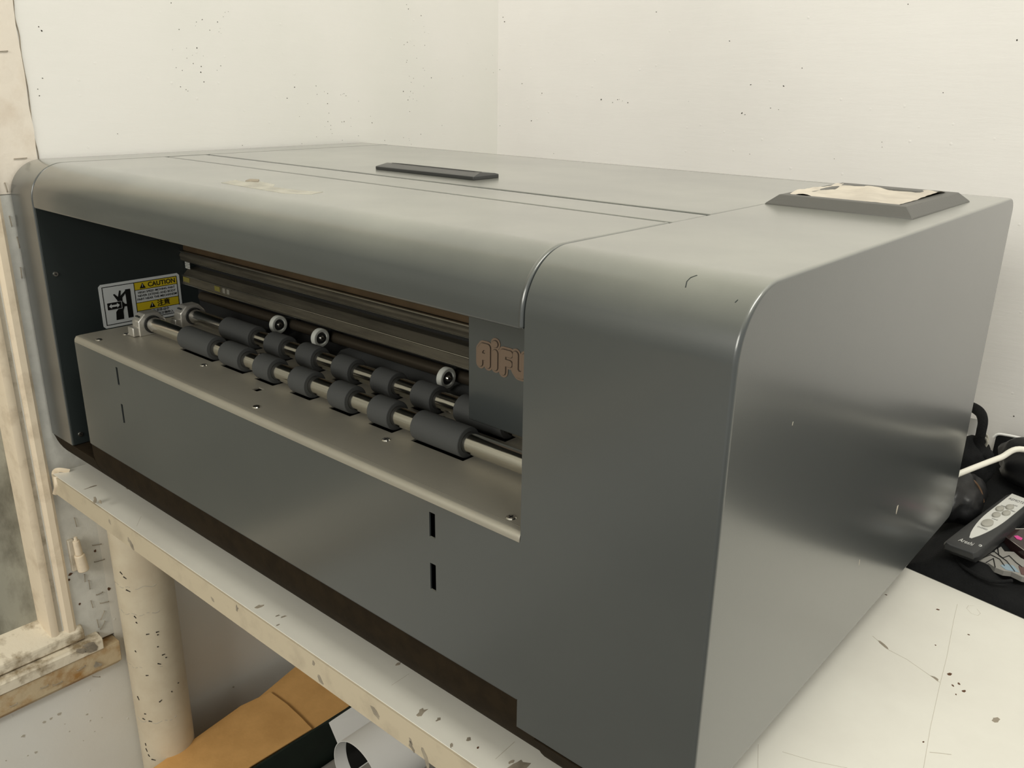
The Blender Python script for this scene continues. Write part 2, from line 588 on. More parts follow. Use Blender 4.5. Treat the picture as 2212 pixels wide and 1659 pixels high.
BW = [(158, 68, 3), (164, 86, 3.6), (145, 275, 2.5), (233, 330, 3), (312, 368, 3), (270, 476, 3), (146, 496, 2), (545, 392, 5), (590, 404, 3), (610, 393, 2.6), (617, 392, 2), (629, 398, 2),
      (650, 405, 3), (1051, 162, 2), (1135, 334, 3), (1264, 339, 3), (1337, 268, 3), (1100, 446, 4), (1112, 452, 2), (1213, 426, 2), (1245, 432, 1.5), (2185, 158, 4), (1893, 365, 3),
      (1464, 626, 2), (1131, 608, 2), (1652, 560, 2), (1653, 580, 2), (890, 400, 1.5), (763, 47, 2.4), (1755, 17, 3), (358, 606, 2)]
bm = bmesh.new()
for px, py, r in BW:
    p = at(1000 + px * S2, py * S2, 1, YW)
    blob(bm, p, r * S2 * 0.0005, 1, random.uniform(0.8, 1.8), random.uniform(-0.4, 0.4), 0.0002, 6)
p = at(2190, 899, 1, YW); blob(bm, p, 0.0009, 1)
o = flat('paint_pits', bm, DARKSPOT, wb)
tag(o, kind='stuff')

# window in the left wall: architrave ridge, groove, reveal, board, sill
win = empty('window_1', (XW, -0.05, -0.3))
tag(win, kind='structure')
Z0 = -0.30
o = obj('window_frame', prism(bmesh.new(), [(XW - 0.05, -0.0285), (XW + 0.002, -0.0285), (XW + 0.006, -0.024), (XW + 0.0065, -0.016), (XW + 0.004, -0.012), (XW - 0.05, -0.012)], 2, Z0, ZT), PEACH, win)
tag(o, 'cream ridge moulding')
o = obj('window_groove', B(XW - 0.05, XW - 0.0005, -0.0365, -0.0285, Z0, ZT), GROOVE, win, 0.001)
o = obj('window_sash', prism(bmesh.new(), [(XW - 0.05, -0.050), (XW - 0.012, -0.0495), (XW + 0.003, -0.047), (XW + 0.0045, -0.041), (XW + 0.003, -0.0365), (XW - 0.05, -0.0365)], 2, -0.262, ZT), PEACH, win)
# everything of the opening left of the sash
o = obj('window_board', B(XW - 0.075, XW - 0.035, -2.2, -0.0362, -0.30, ZT), BOARD, win, smooth=False)
# sill: top slopes outwards
o = obj('window_sill', prism(bmesh.new(), [(XW - 0.04, -0.245), (XW + 0.004, -0.262), (XW + 0.010, -0.268), (XW + 0.010, -0.282), (XW - 0.04, -0.282)], 1, -2.2, -0.004), SILLT, win, 0.002)
o = obj('sill_ledge', prism(bmesh.new(), [(XW - 0.04, -0.282), (XW + 0.018, -0.285), (XW + 0.021, -0.289), (XW + 0.021, -0.305), (XW - 0.04, -0.305)], 1, -2.2, 0.016), SILLT, win, 0.0015)
bm = prism(bmesh.new(), [(XW - 0.04, -0.305), (XW + 0.019, -0.305), (XW + 0.017, -0.340), (XW - 0.002, -0.356), (XW - 0.04, -0.356)], 1, -2.2, 0.040)
o = obj('sill_front', bm, SILLF, win, 0.001)

# hinge barrel on the frame
hg = empty('barrel_hinge', at(172, 1205, 0, XW + 0.006))
tag(hg, 'cream painted barrel hinge on the edge of the window frame below the table', 'hinge')
p0 = at(164, 1168, 0, XW + 0.012); p1 = at(171, 1198, 0, XW + 0.012); p2 = at(181, 1232, 0, XW + 0.012)
o = obj('hinge_knuckle', rod(bmesh.new(), p0, p1, 0.0048, 0.0052, 16), PEACH, hg, 0.001)
bm = rod(bmesh.new(), p1, p2, 0.0072, 0.0078, 16)
obj('hinge_knuckle', bm, PEACH, hg, 0.0015)
obj('hinge_pin', rod(bmesh.new(), p0 + Vector((0, 0, 0.0)), p0 + Vector((0, 0, 0.006)), 0.003, 0.002, 10), PEACH, hg)
obj('hinge_leaf', B(XW - 0.002, XW + 0.006, p1.y - 0.010, p1.y - 0.002, p2.z, p0.z), GROOVE, hg, 0.001)

# staples punched into the strip beside the frame
ST = [(0, 111, 16, 110, 0), (31, 343, 57, 341, 0), (10, 395, 16, 414, 0), (20, 467, 25, 488, 0), (36, 512, 42, 535, 0), (44, 578, 47, 600, 0),
      (160, 1119, 165, 1137, 0), (200, 1178, 218, 1175, 0), (204, 1214, 225, 1208, 0), (182, 1241, 183, 1256, 0), (191, 1254, 194, 1272, 0),
      (208, 1285, 221, 1279, 0), (196, 1298, 200, 1312, 0), (216, 1303, 234, 1299, 0), (217, 1338, 225, 1320, 0), (209, 1339, 213, 1355, 0),
      (217, 1359, 226, 1342, 0), (212, 1366, 218, 1381, 0), (221, 1391, 222, 1407, 0), (167, 1448, 184, 1438, 1), (200, 1461, 216, 1462, 1),
      (88, 1487, 104, 1479, 1), (115, 1480, 134, 1472, 1), (22, 1526, 37, 1519, 1)]
for k, (a, b, c, d, f) in enumerate(ST):
    X = XW + (0.0195 if f else (0.0025 if b < 400 else 0.0006))
    q0 = at(a, b, 0, X); q1 = at(c, d, 0, X)
    if not f and b > 400:
        X = XW + 0.0008
    bm = bmesh.new()
    e = Vector((0.0012, 0, 0))
    tube(bm, [q0 - e * 1.2, q0 + e * 0.5, q0 + e + (q1 - q0) * 0.08, q1 + e - (q1 - q0) * 0.08, q1 + e * 0.5, q1 - e * 1.2], 0.00055, 6)
    o = obj('staple', bm, SCUFF)
    if f:
        tag(o, 'dark wire staple in the stained edge under the window sill', 'staple', 'staples in the sill edge')
    elif b < 400:
        tag(o, 'grey wire staple in the pinkish plaster above the printer end', 'staple', 'staples above the machine corner')
    elif b < 700:
        tag(o, 'grey wire staple in the pale strip left of the grey machine', 'staple', 'staples beside the machine')
    else:
        tag(o, 'grey wire staple in the white strip below the table corner', 'staple', 'staples below the table corner')

# stained wall chips around the lower strip
bm = bmesh.new()
for px, py, r in [(205, 1190, 2.2), (235, 1272, 2.6), (208, 1373, 3), (172, 1305, 2), (152, 1240, 3), (150, 1252, 2)]:
    blob(bm, at(px, py, 0, XW + 0.0004), r * 0.0009, 0)
flat('rust_spots', bm, RUST, wl2)
bm = bmesh.new()
for px, py, r in [(196, 1398, 7), (178, 1404, 5), (212, 1436, 6)]:
    blob(bm, at(px, py, 0, XW + 0.0215), r * 0.0009, 0, 1.6, -0.4, n=9, rag=0.5)
flat('grime_patch', bm, SCUFF, win)
bm = bmesh.new()
for px, py, r in [(188, 1543, 3), (195, 1556, 2), (140, 1564, 1.6), (150, 1580, 2), (78, 1625, 4), (50, 1590, 5), (95, 1560, 4), (110, 1552, 4), (128, 1542, 5), (60, 1632, 2), (13, 1643, 2), (205, 1580, 1.5),
                  (560 * .9, 1484, 4), (220, 1550, 1.5), (180, 1600, 1.5)]:
    blob(bm, at(px, py, 0, XW), r * 0.00045, 0, 1.5, -0.4)
flat('wall_chips', bm, FAINT, wl3)

# pipe under the table, beside the wall
PX, PY, PR = 0.045, 0.0775, 0.0405
pipe = empty('wall_pipe', (PX, PY, FZ))
tag(pipe, 'thick cream painted upright pipe under the left table corner beside the wall', 'pipe')
obj('pipe_tube', rod(bmesh.new(), (PX, PY, FZ), (PX, PY, TZ - 0.031), PR, PR, 64), PIPE, pipe)
bm = bmesh.new()
for z in (-0.19, -0.235, -0.33, -0.43):
    for i in range(26):
        a = -2.3 + i * 0.09
        if random.random() < 0.45: continue
        r = PR + 0.0001
        rod(bm, (PX + r * cos(a), PY + r * sin(a), z + 0.002 * sin(i)), (PX + r * cos(a + 0.09), PY + r * sin(a + 0.09), z + 0.002 * sin(i + 1)), 0.0005, None, 5)
o = obj('brush_marks', bm, FAINT, pipe)
tag(o, kind='stuff')
bm = bmesh.new()


def pipe_hit(px, py):
    d = (at(px, py, 0, 0.0) - CAM).normalized()
    o2 = CAM - Vector((PX, PY, 0))
    a = d.x ** 2 + d.y ** 2; b = 2 * (o2.x * d.x + o2.y * d.y); c = o2.x ** 2 + o2.y ** 2 - PR ** 2
    q = b * b - 4 * a * c
    if q < 0: return None
    return CAM + d * ((-b - math.sqrt(q)) / (2 * a))


for px, py, l, s in [(277, 1276, 9, .4), (270, 1248, 7, .6), (292, 1333, 6, 1), (295, 1345, 4, 1), (319, 1370, 6, 0), (340, 1365, 6, 0), (341, 1371, 3, 0), (341, 1397, 3, 0), (293, 1407, 4, 1),
                     (353, 1414, 6, 0), (359, 1420, 3, 0), (344, 1434, 7, .6), (318, 1459, 5, 0), (299, 1508, 9, 1.2), (347, 1514, 7, -.6), (314, 1542, 4, 0), (311, 1553, 6, .3), (325, 1558, 7, .2),
                     (317, 1620, 8, 1.2), (322, 1632, 6, 1), (332, 1641, 9, .1), (262, 1238, 7, .8), (385, 1475, 3, 0), (371, 1494, 3, 1), (315, 1608, 6, 1.4)]:
    p = pipe_hit(px, py)
    if p is None: continue
    n = Vector((p.x - PX, p.y - PY, 0)).normalized()
    t = Vector((-n.y, n.x, 0))
    dv = (t * cos(s) - Vector((0, 0, 1)) * sin(s)) * l * 0.00038
    rod(bm, p - dv + n * 0.0002, p + dv + n * 0.0002, 0.0010, 0.0006, 6)
o = obj('paint_chips', bm, DARKSPOT, pipe)
tag(o, kind='stuff')

# ------------------------------------------------------------------ table
tb = empty('work_table', (1.1, 0.45, FZ))
tag(tb, 'long white laminate table with beige front edge carrying the grey machine', 'table')
Y0 = -0.0115
top = obj('tabletop', B(0.008, 2.3, Y0 + 0.0006, YW - 0.001, TZ - 0.028, TZ), TABLE, tb, 0.0006, smooth=False)
ed = obj('edge_band', B(0.008, 2.3, Y0 - 0.0012, Y0 + 0.0007, TZ - 0.0285, TZ - 0.0003), TEDGE, tb, smooth=False)
for (x, y) in ((2.2, 0.05), (2.2, 0.85), (0.9, 0.85)):
    obj('leg', B(x - 0.025, x + 0.025, y - 0.025, y + 0.025, FZ, TZ - 0.0281), TEDGE, tb, 0.003)
# paint peel at the corner against the window frame
bm = tube(bmesh.new(), [at(118, 1030, 1, Y0 + 0.004), at(119, 1022, 1, Y0 + 0.005) + Vector((0, 0, .001)), at(128, 1018, 1, Y0 + 0.008) + Vector((0, 0, .002)), at(150, 1018, 2, TZ + 0.001)], 0.003, 8, (0.004, 0.0008))
obj('paint_peel', bm, PEACH, tb)
obj('paint_peel', tube(bmesh.new(), [at(120, 1030, 1, Y0 - 0.001), at(122, 1050, 1, Y0 - 0.002), at(118, 1068, 1, Y0 - 0.001)], 0.002, 8, (0.003, 0.0008)), PEACH, tb)
bm = bmesh.new()
for px, py, r, s, a in [(283, 1053, 8, 4, .1), (270, 1041, 5, 4, .1), (195, 1053, 5, 4, .2), (275, 1035, 3, 3, 0), (560, 1310, 6, 2, 0), (601, 1350, 3, 2, 0), (612, 1332, 4, 2.5, 0), (600, 1330, 3, 2, 0),
                        (910, 1538, 8, 2, .3), (947, 1554, 4, 2, .2), (1012, 1597, 5, 1.6, .2), (860, 1434, 5, 1.5, 0), (975, 1610, 3, 3, 1), (1120, 1652, 16, 1.5, 0), (1105, 1646, 4, 2, 0),
                        (2150, 1554, 9, 1.1, 0), (1910, 1395, 5, 4, 1.2), (2018, 1464, 5, 2.5, 1.2)]:
    p = at(px, py, 2, TZ)
    blob(bm, p, r * 0.00035, 2, s, 1.4 + a, 0.00015, 9, 0.5)
o = flat('scuff_marks', bm, SCUFF, top)
tag(o, kind='stuff')
bm = bmesh.new()
for px, py, r in [(2052, 1457, 3.6), (2071, 1477, 3), (2026, 1317, 3), (1867, 1310, 1.8), (1914, 1285, 1.6), (2065, 1500, 1.6), (2021, 1394, 1.5), (2082, 1493, 3), (1995, 1603, 1.4), (2092, 1371, 1.5), (2058, 1481, 2), (1032, 1616, 2)]:
    blob(bm, at(px, py, 2, TZ), r * 0.00045, 2, 1.6, random.uniform(0, 3), 0.0003, 6)
o = flat('dark_crumbs', bm, RUST, top)
tag(o, kind='stuff')


def scratch(bm, pts, r, z=TZ):
    q = [at(px, py, 2, z) for px, py in pts]
    for a, b in zip(q, q[1:]):
        a = a + Vector((0, 0, -r * 0.75)); b = b + Vector((0, 0, -r * 0.75))
        rod(bm, a, b, r, r, 6)


bm = bmesh.new()
scratch(bm, [(1885, 1374), (1920, 1404), (1960, 1425), (2000, 1453), (2030, 1474)], 0.0007)
scratch(bm, [(2068, 1305), (2060, 1340), (2045, 1420), (2030, 1480), (2010, 1570), (1995, 1659)], 0.0004)
scratch(bm, [(1637, 1659), (1638, 1608)], 0.0004)
scratch(bm, [(1690, 1624), (1760, 1645), (1830, 1659)], 0.0005)
scratch(bm, [(1070, 1640), (1090, 1622), (1112, 1602)], 0.0005)
scratch(bm, [(846, 1480), (884, 1455)], 0.0004)
scratch(bm, [(295, 1137), (305, 1115)], 0.0004)
scratch(bm, [(2110, 1280 + 35), (2118, 1325), (2112, 1330), (2098, 1325), (2088, 1314), (2092, 1308), (2105, 1309)], 0.0004)
o = obj('scratches', bm, FAINT, top)
tag(o, kind='stuff')
bm = bmesh.new()
scratch(bm, [(2008, 1625), (2030, 1627), (2055, 1630)], 0.0006)
o = obj('dark_scratch', bm, SCUFF, top)
bm = bmesh.new()
for px, py, r, s, a in [(115 / 2.212 * 2.212 + 0, 1048, 0, 1, 0), (205, 1080, 6, 2, .6), (217, 1085, 5, 1.5, .3), (237, 1127, 5, 1.4, -.8), (278, 1166, 5, 1.3, -.9), (285, 1180, 7, 2.2, -.9), (460, 1296, 4, 2.2, -.6),
                        (512, 1314, 5, 1.5, 1), (677, 1431, 5, 1, 1), (693, 1470, 5, 2, -.9), (812, 1538, 7, 3, -.7), (888, 1610, 5, 2, -1), (918, 1635, 5, 4, -1.1), (888, 1600, 3, 2, -1.1)]:
    if r: blob(bm, at(px, py, 1, Y0 - 0.0012), r * 0.0005, 1, s, a, 0.0002, 8, 0.5)
o = flat('edge_chips', bm, SCUFF, ed)
tag(o, kind='stuff')

# ------------------------------------------------------------------ machine
H = 0.4135
D = 0.5787
XL = 0.0655
XR = 0.8490
R = 0.043
mc = empty('sheet_cutter', (0.5, 0.28, TZ))
tag(mc, 'large charcoal sheet cutting machine with an open roller feed front', 'cutting machine')


def profile(zb, r=R, yb=D, top_only=False, zfront=None):
    p = arc(r, H - r, r, pi, pi / 2, 32)
    p += arc(yb - 0.014, H - 0.014, 0.014, pi / 2, 0, 6)
    p += arc(yb - 0.012, zb + 0.012, 0.012, 0, -pi / 2, 5)
    if zfront is not None:
        p += [(0.03, zb), (0.0, zfront)]
    else:
        p += [(0.0, zb)]
    return p


# right end cover
def rounded_end(pts, x0, secs):
    b2 = bmesh.new()
    n = len(pts)
    nr = []
    for i in range(n):
        a, c = Vector(pts[i - 1]), Vector(pts[(i + 1) % n])
        p = Vector(pts[i])
        e0 = (p - a).normalized(); e1_ = (c - p).normalized()
        n0 = Vector((e0.y, -e0.x)); n1 = Vector((e1_.y, -e1_.x))
        m_ = (n0 + n1)
        m_ = m_ / max(0.5, (1 + n0.dot(n1)))
        nr.append(m_)
    L = []
    for x, d in [(x0, 0.0)] + secs:
        L.append([b2.verts.new((x, p[0] + q.x * d, p[1] + q.y * d)) for p, q in zip(pts, nr)])
    b2.faces.new(L[0])
    for s0, s1 in zip(L, L[1:]):
        for i in range(n):
            b2.faces.new((s0[i], s0[(i + 1) % n], s1[(i + 1) % n], s1[i]))
    b2.faces.new(L[-1][::-1])
    return b2
def uniq(p):
    o_ = []
    for q in p:
        if not o_ or (abs(q[0] - o_[-1][0]) + abs(q[1] - o_[-1][1])) > 1e-5: o_.append(q)
    return o_
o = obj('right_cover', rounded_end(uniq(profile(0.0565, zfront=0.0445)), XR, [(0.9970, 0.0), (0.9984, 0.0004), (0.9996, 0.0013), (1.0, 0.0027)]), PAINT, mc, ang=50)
rc = o
# chips and scratches of the right cover
bm = bmesh.new()
for px, py, r, s, a in [(1938, 1099, 3.5, 2.6, 1.5), (1856, 1215, 1, 5, 1.5), (1712, 915, 0.9, 4, 1.3)]:
    blob(bm, at(px, py, 0, 1.0), r * 0.00045, 0, s, a, 0.0002, 8)
o = flat('scratch_marks', bm, FILM, rc); tag(o, kind='stuff')
bm = bmesh.new()
for px, py, r in [(1460, 608, 0), (1225, 895, 1)]:
    pass
for (a, b, c, d) in [(1481, 621, 1484, 608), (1484, 608, 1492, 600), (1492, 600, 1506, 595), (1588, 654, 1594, 648)]:
    q0 = at(a, b, 2, H - 0.010); q1 = at(c, d, 2, H - 0.010)
    def onarc(q):
        # slide along the sight line until on the rounded front
        best = None
        dd = (q - CAM).normalized()
        for i in range(4000):
            pt = CAM + dd * (0.3 + i * 0.0002)
            yy, z2 = pt.y, pt.z
            inside = (yy >= 0 and z2 <= H and not (yy < R and z2 > H - R and (yy - R) ** 2 + (z2 - H + R) ** 2 > R * R))
            if inside: return pt
        return q
    q0 = onarc(q0); q1 = onarc(q1)
    if a == 1588:
        obj('paint_crack', bm, DARKP, rc)
        bm = bmesh.new()
    rod(bm, q0, q1, 0.0004, 0.0004, 6)
obj('paint_crack', bm, DARKP, rc)

# left end panel
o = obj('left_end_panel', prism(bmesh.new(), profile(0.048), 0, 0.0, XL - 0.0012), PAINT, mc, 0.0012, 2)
lp = o
# inner face of the left end (darker panel with a small edge step)
o = obj('inner_side_wall', prism(bmesh.new(), [(0.0015, 0.0485), (0.26, 0.0485), (0.26, H - 0.006), (R, H - 0.006), (0.02, 0.398), (0.0015, 0.362)], 0, XL - 0.0012, XL + 0.0004), DARKP, mc, 0.0004)
isw = o
for (px, py) in ((120, 592), (174, 938)):
    p = at(px, py, 0, XL + 0.0005)
    s = obj('screw', rod(bmesh.new(), p - Vector((.001, 0, 0)), p + Vector((0.0013, 0, 0)), 0.0036, 0.0028, 20), SCREW, isw)
    b2 = bmesh.new()
    box(b2, p.x + 0.0011, p.x + 0.0015, p.y - 0.0018, p.y + 0.0018, p.z - 0.0004, p.z + 0.0004)
    box(b2, p.x + 0.0011, p.x + 0.0015, p.y - 0.0004, p.y + 0.0004, p.z - 0.0018, p.z + 0.0018)
    obj('screw_slot', b2, BLACKV, s, smooth=False)

# base, rounded under; its shade is put into the brown colour
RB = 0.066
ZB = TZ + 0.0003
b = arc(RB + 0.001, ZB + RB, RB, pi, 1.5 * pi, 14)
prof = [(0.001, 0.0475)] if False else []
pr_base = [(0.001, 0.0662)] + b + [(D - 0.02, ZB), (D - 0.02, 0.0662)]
def underbody(x0, x1, ztop, dy=0.0):
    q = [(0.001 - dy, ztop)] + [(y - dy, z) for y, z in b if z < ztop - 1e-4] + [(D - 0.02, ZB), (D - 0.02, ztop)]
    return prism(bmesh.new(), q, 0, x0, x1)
base = obj('base', underbody(0.0005, 0.1242, 0.0476), BASEB, mc, 0.0006)
base2 = obj('base', underbody(0.1250, 0.8660, 0.0700), BASEB, mc, 0.0006)
base3 = obj('base', underbody(0.8665, 0.965, 0.0700 - 0.0265, 0.0022), BASEB, mc, 0.0006)

# front lower panel with four slots, one sheet with the right cover
us = sorted([0.1245, 0.2300, 0.2345, 0.7550, 0.7615, XR])
vs = sorted([0.0700, 0.1265, 0.1510, 0.1745, 0.1965, 0.2065])
def hole(u, v):
    return ((0.2300 < u < 0.2345) or (0.7550 < u < 0.7615)) and (0.1265 < v < 0.1510 or 0.1745 < v < 0.1965)
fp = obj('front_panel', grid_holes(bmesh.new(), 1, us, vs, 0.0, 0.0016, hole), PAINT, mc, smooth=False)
obj('panel_hem', B(0.126, XR - 0.001, 0.0004, 0.004, 0.0690, 0.0706), RUBBER, fp)
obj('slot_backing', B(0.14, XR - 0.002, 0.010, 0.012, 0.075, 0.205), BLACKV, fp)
obj('panel_return', B(0.1245, 0.1261, 0.0016, 0.10, 0.0700, 0.204), DARKP, fp)

# shelf plate with slots under the rollers
ZS = 0.213
FS = [(0.2624, 0.3317), (0.3499, 0.3926), (0.4165, 0.4489), (0.4798, 0.5119), (0.5439, 0.5752), (0.6032, 0.6351), (0.6619, 0.7250)]
BS = [(0.2609, 0.3275), (0.3549, 0.3879), (0.4159, 0.4480), (0.4787, 0.5106), (0.5426, 0.5740), (0.6020, 0.6328), (0.6609, 0.7240)]
YF, YB, AX = 0.0703, 0.1254, 0.226
FS = [(a + 0.0095, c + 0.005) for a, c in FS]
BS = [(a + 0.0085, c + 0.0045) for a, c in BS]
us = [0.1270, XR] + [0.4505, 0.4600]
vs = [0.0068, 0.0395, 0.0485, 0.165] + [YF - 0.010, YF + 0.010, YB - 0.010, YB + 0.010]
HOL = [(0.4505, 0.4600, 0.0395, 0.0485)]
for s0, s1 in FS:
    HOL.append((s0 - 0.003, s1 + 0.003, YF - 0.010, YF + 0.010))
for s0, s1 in BS:
    HOL.append((s0 - 0.003, s1 + 0.003, YB - 0.010, YB + 0.010))
for h in HOL:
    us += [h[0], h[1]]
us = sorted(set(us)); vs = sorted(set(vs))
bm = grid_holes(bmesh.new(), 2, us, vs, ZS - 0.0016, ZS, lambda u, v: any(h[0] < u < h[1] and h[2] < v < h[3] for h in HOL))
sh = obj('feed_shelf', bm, ALU, mc, smooth=False)
# rolled front lip
lip = [(0.0068, ZS)] + arc(0.0050, ZS - 0.0058, 0.0058, pi / 2 + 0.3, pi, 8) + [(-0.0008, ZS - 0.0078), (0.0015, ZS - 0.0078), (0.0025, ZS - 0.0062), (0.0068, ZS - 0.0016)]
obj('shelf_lip', prism(bmesh.new(), lip, 0, 0.1270, XR - 0.0004), ALU, sh, 0.0004)
obj('shelf_flange', B(0.1270, 0.1285, 0.0016, 0.165, ZS - 0.008, ZS - 0.0005), ALU, sh)
for (px, py) in ((214, 734), (272, 722), (440, 789), (554, 879), (834, 950), (1104, 1118), (955, 903), (565, 765)):
    p = at(px, py, 2, ZS)
    s = obj('shelf_screw', rod(bmesh.new(), p - Vector((0, 0, .0005)), p + Vector((0, 0, 0.0009)), 0.0046, 0.0034, 20), SCREW, sh)
    b2 = bmesh.new()
    box(b2, p.x - 0.0022, p.x + 0.0022, p.y - 0.0005, p.y + 0.0005, p.z + 0.0007, p.z + 0.00105)
    box(b2, p.x - 0.0005, p.x + 0.0005, p.y - 0.0022, p.y + 0.0022, p.z + 0.0007, p.z + 0.00105)
    obj('screw_slot', b2, BLACKV, s, smooth=False)
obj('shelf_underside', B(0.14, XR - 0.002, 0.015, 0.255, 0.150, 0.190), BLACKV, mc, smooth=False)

# rollers
def roller(y, sl, xl, xr):
    r = obj('roller_shaft', rod(bmesh.new(), (xl, y, AX), (xr, y, AX), 0.0092, None, 48), STEEL, mc)
    for s0, s1 in sl:
        o = obj('rubber_sleeve', ring(bmesh.new(), s0, s1, y, AX, 0.0138, 0.0090, 40), RUBBER, r, 0.0008)
    return r
r1 = roller(YF, FS, 0.172, XR - 0.0015)
r2 = roller(YB, BS, 0.172, XR - 0.0015)

# bearing blocks at the left end
for y in (YF, YB):
    x1 = 0.1885
    x0 = x1 - 0.017
    h = [(y - 0.0175, ZS), (y + 0.0175, ZS), (y + 0.0175, AX + 0.004), (y + 0.0085, AX + 0.0145), (y - 0.0085, AX + 0.0145), (y - 0.0175, AX + 0.006)]
    bb = obj('bearing_block', prism(bmesh.new(), h, 0, x0, x1), CAST, mc, 0.0012)
    obj('bearing_ring', ring(bmesh.new(), x1 - 0.001, x1 + 0.0012, y, AX, 0.0110, 0.0096), BLKP, bb)
    ft = obj('mounting_foot', prism(bmesh.new(), [(y - 0.0165, ZS), (y + 0.0165, ZS), (y + 0.0165, ZS + 0.007), (y - 0.0165, ZS + 0.007)], 0, x0 - 0.011, x0 + 0.001), CAST, bb, 0.0015)
    for dy in (-0.011, 0.011):
        obj('socket_screw', rod(bmesh.new(), (x0 - 0.006, y + dy, ZS + 0.0065), (x0 - 0.006, y + dy, ZS + 0.0115), 0.0034, None, 16), SCREW, bb, 0.0004)
    obj('clamp_lug', B(x0 + 0.001, x1 - 0.002, y - 0.0245, y - 0.016, ZS + 0.0005, ZS + 0.012), CAST, bb, 0.0012)
    obj('clamp_slot', B(x0 + 0.004, x1 - 0.004, y - 0.0145, y - 0.0120, AX + 0.0098, AX + 0.0112), DARKP, bb)

# pinch wheels
for x in (0.3165, 0.3995, 0.6070):
    cy, cz = 0.165, 0.2315
    pw = obj('pinch_wheel', ring(bmesh.new(), x - 0.0035, x + 0.0035, cy, cz, 0.0112, 0.0066, 40), WHITEW, mc, 0.0012)
    hb = obj('wheel_hub', rod(bmesh.new(), (x - 0.003, cy, cz), (x + 0.0028, cy, cz), 0.0067, None, 28), BLKP, pw, 0.0008)
    rod_ = obj('axle_screw', rod(bmesh.new(), (x + 0.0028, cy, cz), (x + 0.0050, cy, cz), 0.0034, 0.0026, 16), SCREW, hb)
    obj('screw_socket', rod(bmesh.new(), (x + 0.0049, cy, cz), (x + 0.0052, cy, cz), 0.0014, None, 6), BLACKV, rod_)
    arm = [(cy - 0.008, cz - 0.004), (cy + 0.003, cz + 0.008), (cy + 0.030, cz + 0.003), (cy + 0.030, cz - 0.014), (cy + 0.010, cz - 0.020), (cy - 0.003, cz - 0.018)]
    if x < 0.35:
        obj('wheel_arm', prism(bmesh.new(), arm, 0, x - 0.0075, x - 0.0040), RUBBER, pw, 0.001)
        obj('arm_pin', rod(bmesh.new(), (x - 0.030, cy - 0.010, cz - 0.008), (x - 0.006, cy - 0.010, cz - 0.008), 0.004, None, 14), BLKP, pw)
    else:
        obj('wheel_arm', prism(bmesh.new(), [(cy + 0.002, cz - 0.003), (cy + 0.002, cz + 0.004), (cy + 0.03, cz + 0.006), (cy + 0.03, cz - 0.004)], 0, x - 0.0075, x - 0.0040), BLKP, pw, 0.001)

# cross rails at the back of the opening
YR = 0.18
x0, x1 = XL + 0.0006, XR - 0.0005
ru = obj('upper_rail', prism(bmesh.new(), [(YR, 0.2740)] + arc(YR + 0.0045, 0.2797, 0.0052, pi + 0.5, pi / 2, 8) + [(YR + 0.02, 0.2850), (YR + 0.02, 0.2740)], 0, x0, x1), RAIL, mc, 0.0003)
obj('rail_edge', B(x0, x1, YR + 0.0002, YR + 0.003, 0.2846, 0.2866), HILITE, ru, 0.0004)
obj('rail_edge', B(x0, x1, YR + 0.0010, YR + 0.0028, 0.2728, 0.2734), HILITE, ru, smooth=False)
obj('rail_back_plate', B(x0, x1, YR + 0.006, YR + 0.008, 0.2866, 0.3500), RAILB, ru, smooth=False)
rl = obj('lower_rail', prism(bmesh.new(), [(YR, 0.2410), (YR + 0.001, 0.2520), (YR + 0.010, 0.2605), (YR + 0.03, 0.2605), (YR + 0.03, 0.2410)], 0, x0, x1), RAIL, mc, 0.0006)
obj('rail_edge', B(x0, x1, YR - 0.0012, YR + 0.002, 0.2398, 0.2418), HILITE, rl, 0.0004)
obj('rail_edge', rod(bmesh.new(), (x0, YR + 0.0012, 0.2520), (x1, YR + 0.0012, 0.2520), 0.0009, None, 8), HILITE, rl)
for (xa, xb, m) in ((0.0685, 0.085, OLIVE), (0.150, 0.163, OLIVE), (0.170, 0.176, GREYR), (0.180, 0.186, GREYR)):
    obj('sticker_reflection', B(xa, xb, YR - 0.0002, YR + 0.0012, 0.2440, 0.2505), m, rl, smooth=False)  # reflections of the caution sticker, painted as flat patches on the rail
bm = bmesh.new()
for i in range(4):
    for j in range(5):
        z = 0.262 + j * 0.0022
        a = x0 + 0.003 + i * 0.0032
        box(bm, a, a + 0.0022, YR + 0.0048, YR + 0.0055, z, z + 0.0015)
o = obj('scale_marks', bm, WHITEW, ru, smooth=False)
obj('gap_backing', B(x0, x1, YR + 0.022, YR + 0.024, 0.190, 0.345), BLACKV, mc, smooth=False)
gr = obj('guide_rod', rod(bmesh.new(), (0.105, YR + 0.006, 0.2275), (x1, YR + 0.006, 0.2275), 0.0065, None, 24), mat('dark_guide_rod', (0.05, 0.04, 0.028), 0.45, 0.5), mc)
obj('platen', prism(bmesh.new(), [(0.150, 0.200), (0.178, 0.2185), (0.200, 0.2185), (0.200, 0.195), (0.150, 0.195)], 0, 0.42, x1), RUBBER, mc, 0.001)

# logo plate inside the opening
lg = obj('badge_plate', B(0.6965, XR + 0.02, 0.105, 0.1065, 0.2285, 0.372), PAINT, mc, 0.0015)
def badge(s, size, off, dx, m, y, par):
    t = frame((dx, y, 0.2905), (1, 0, -0.045), (0, 0, 1))
    return obj('logo_lettering', text_bm(s, size, t, 0.0003, off, 'LEFT'), m, par, smooth=False)
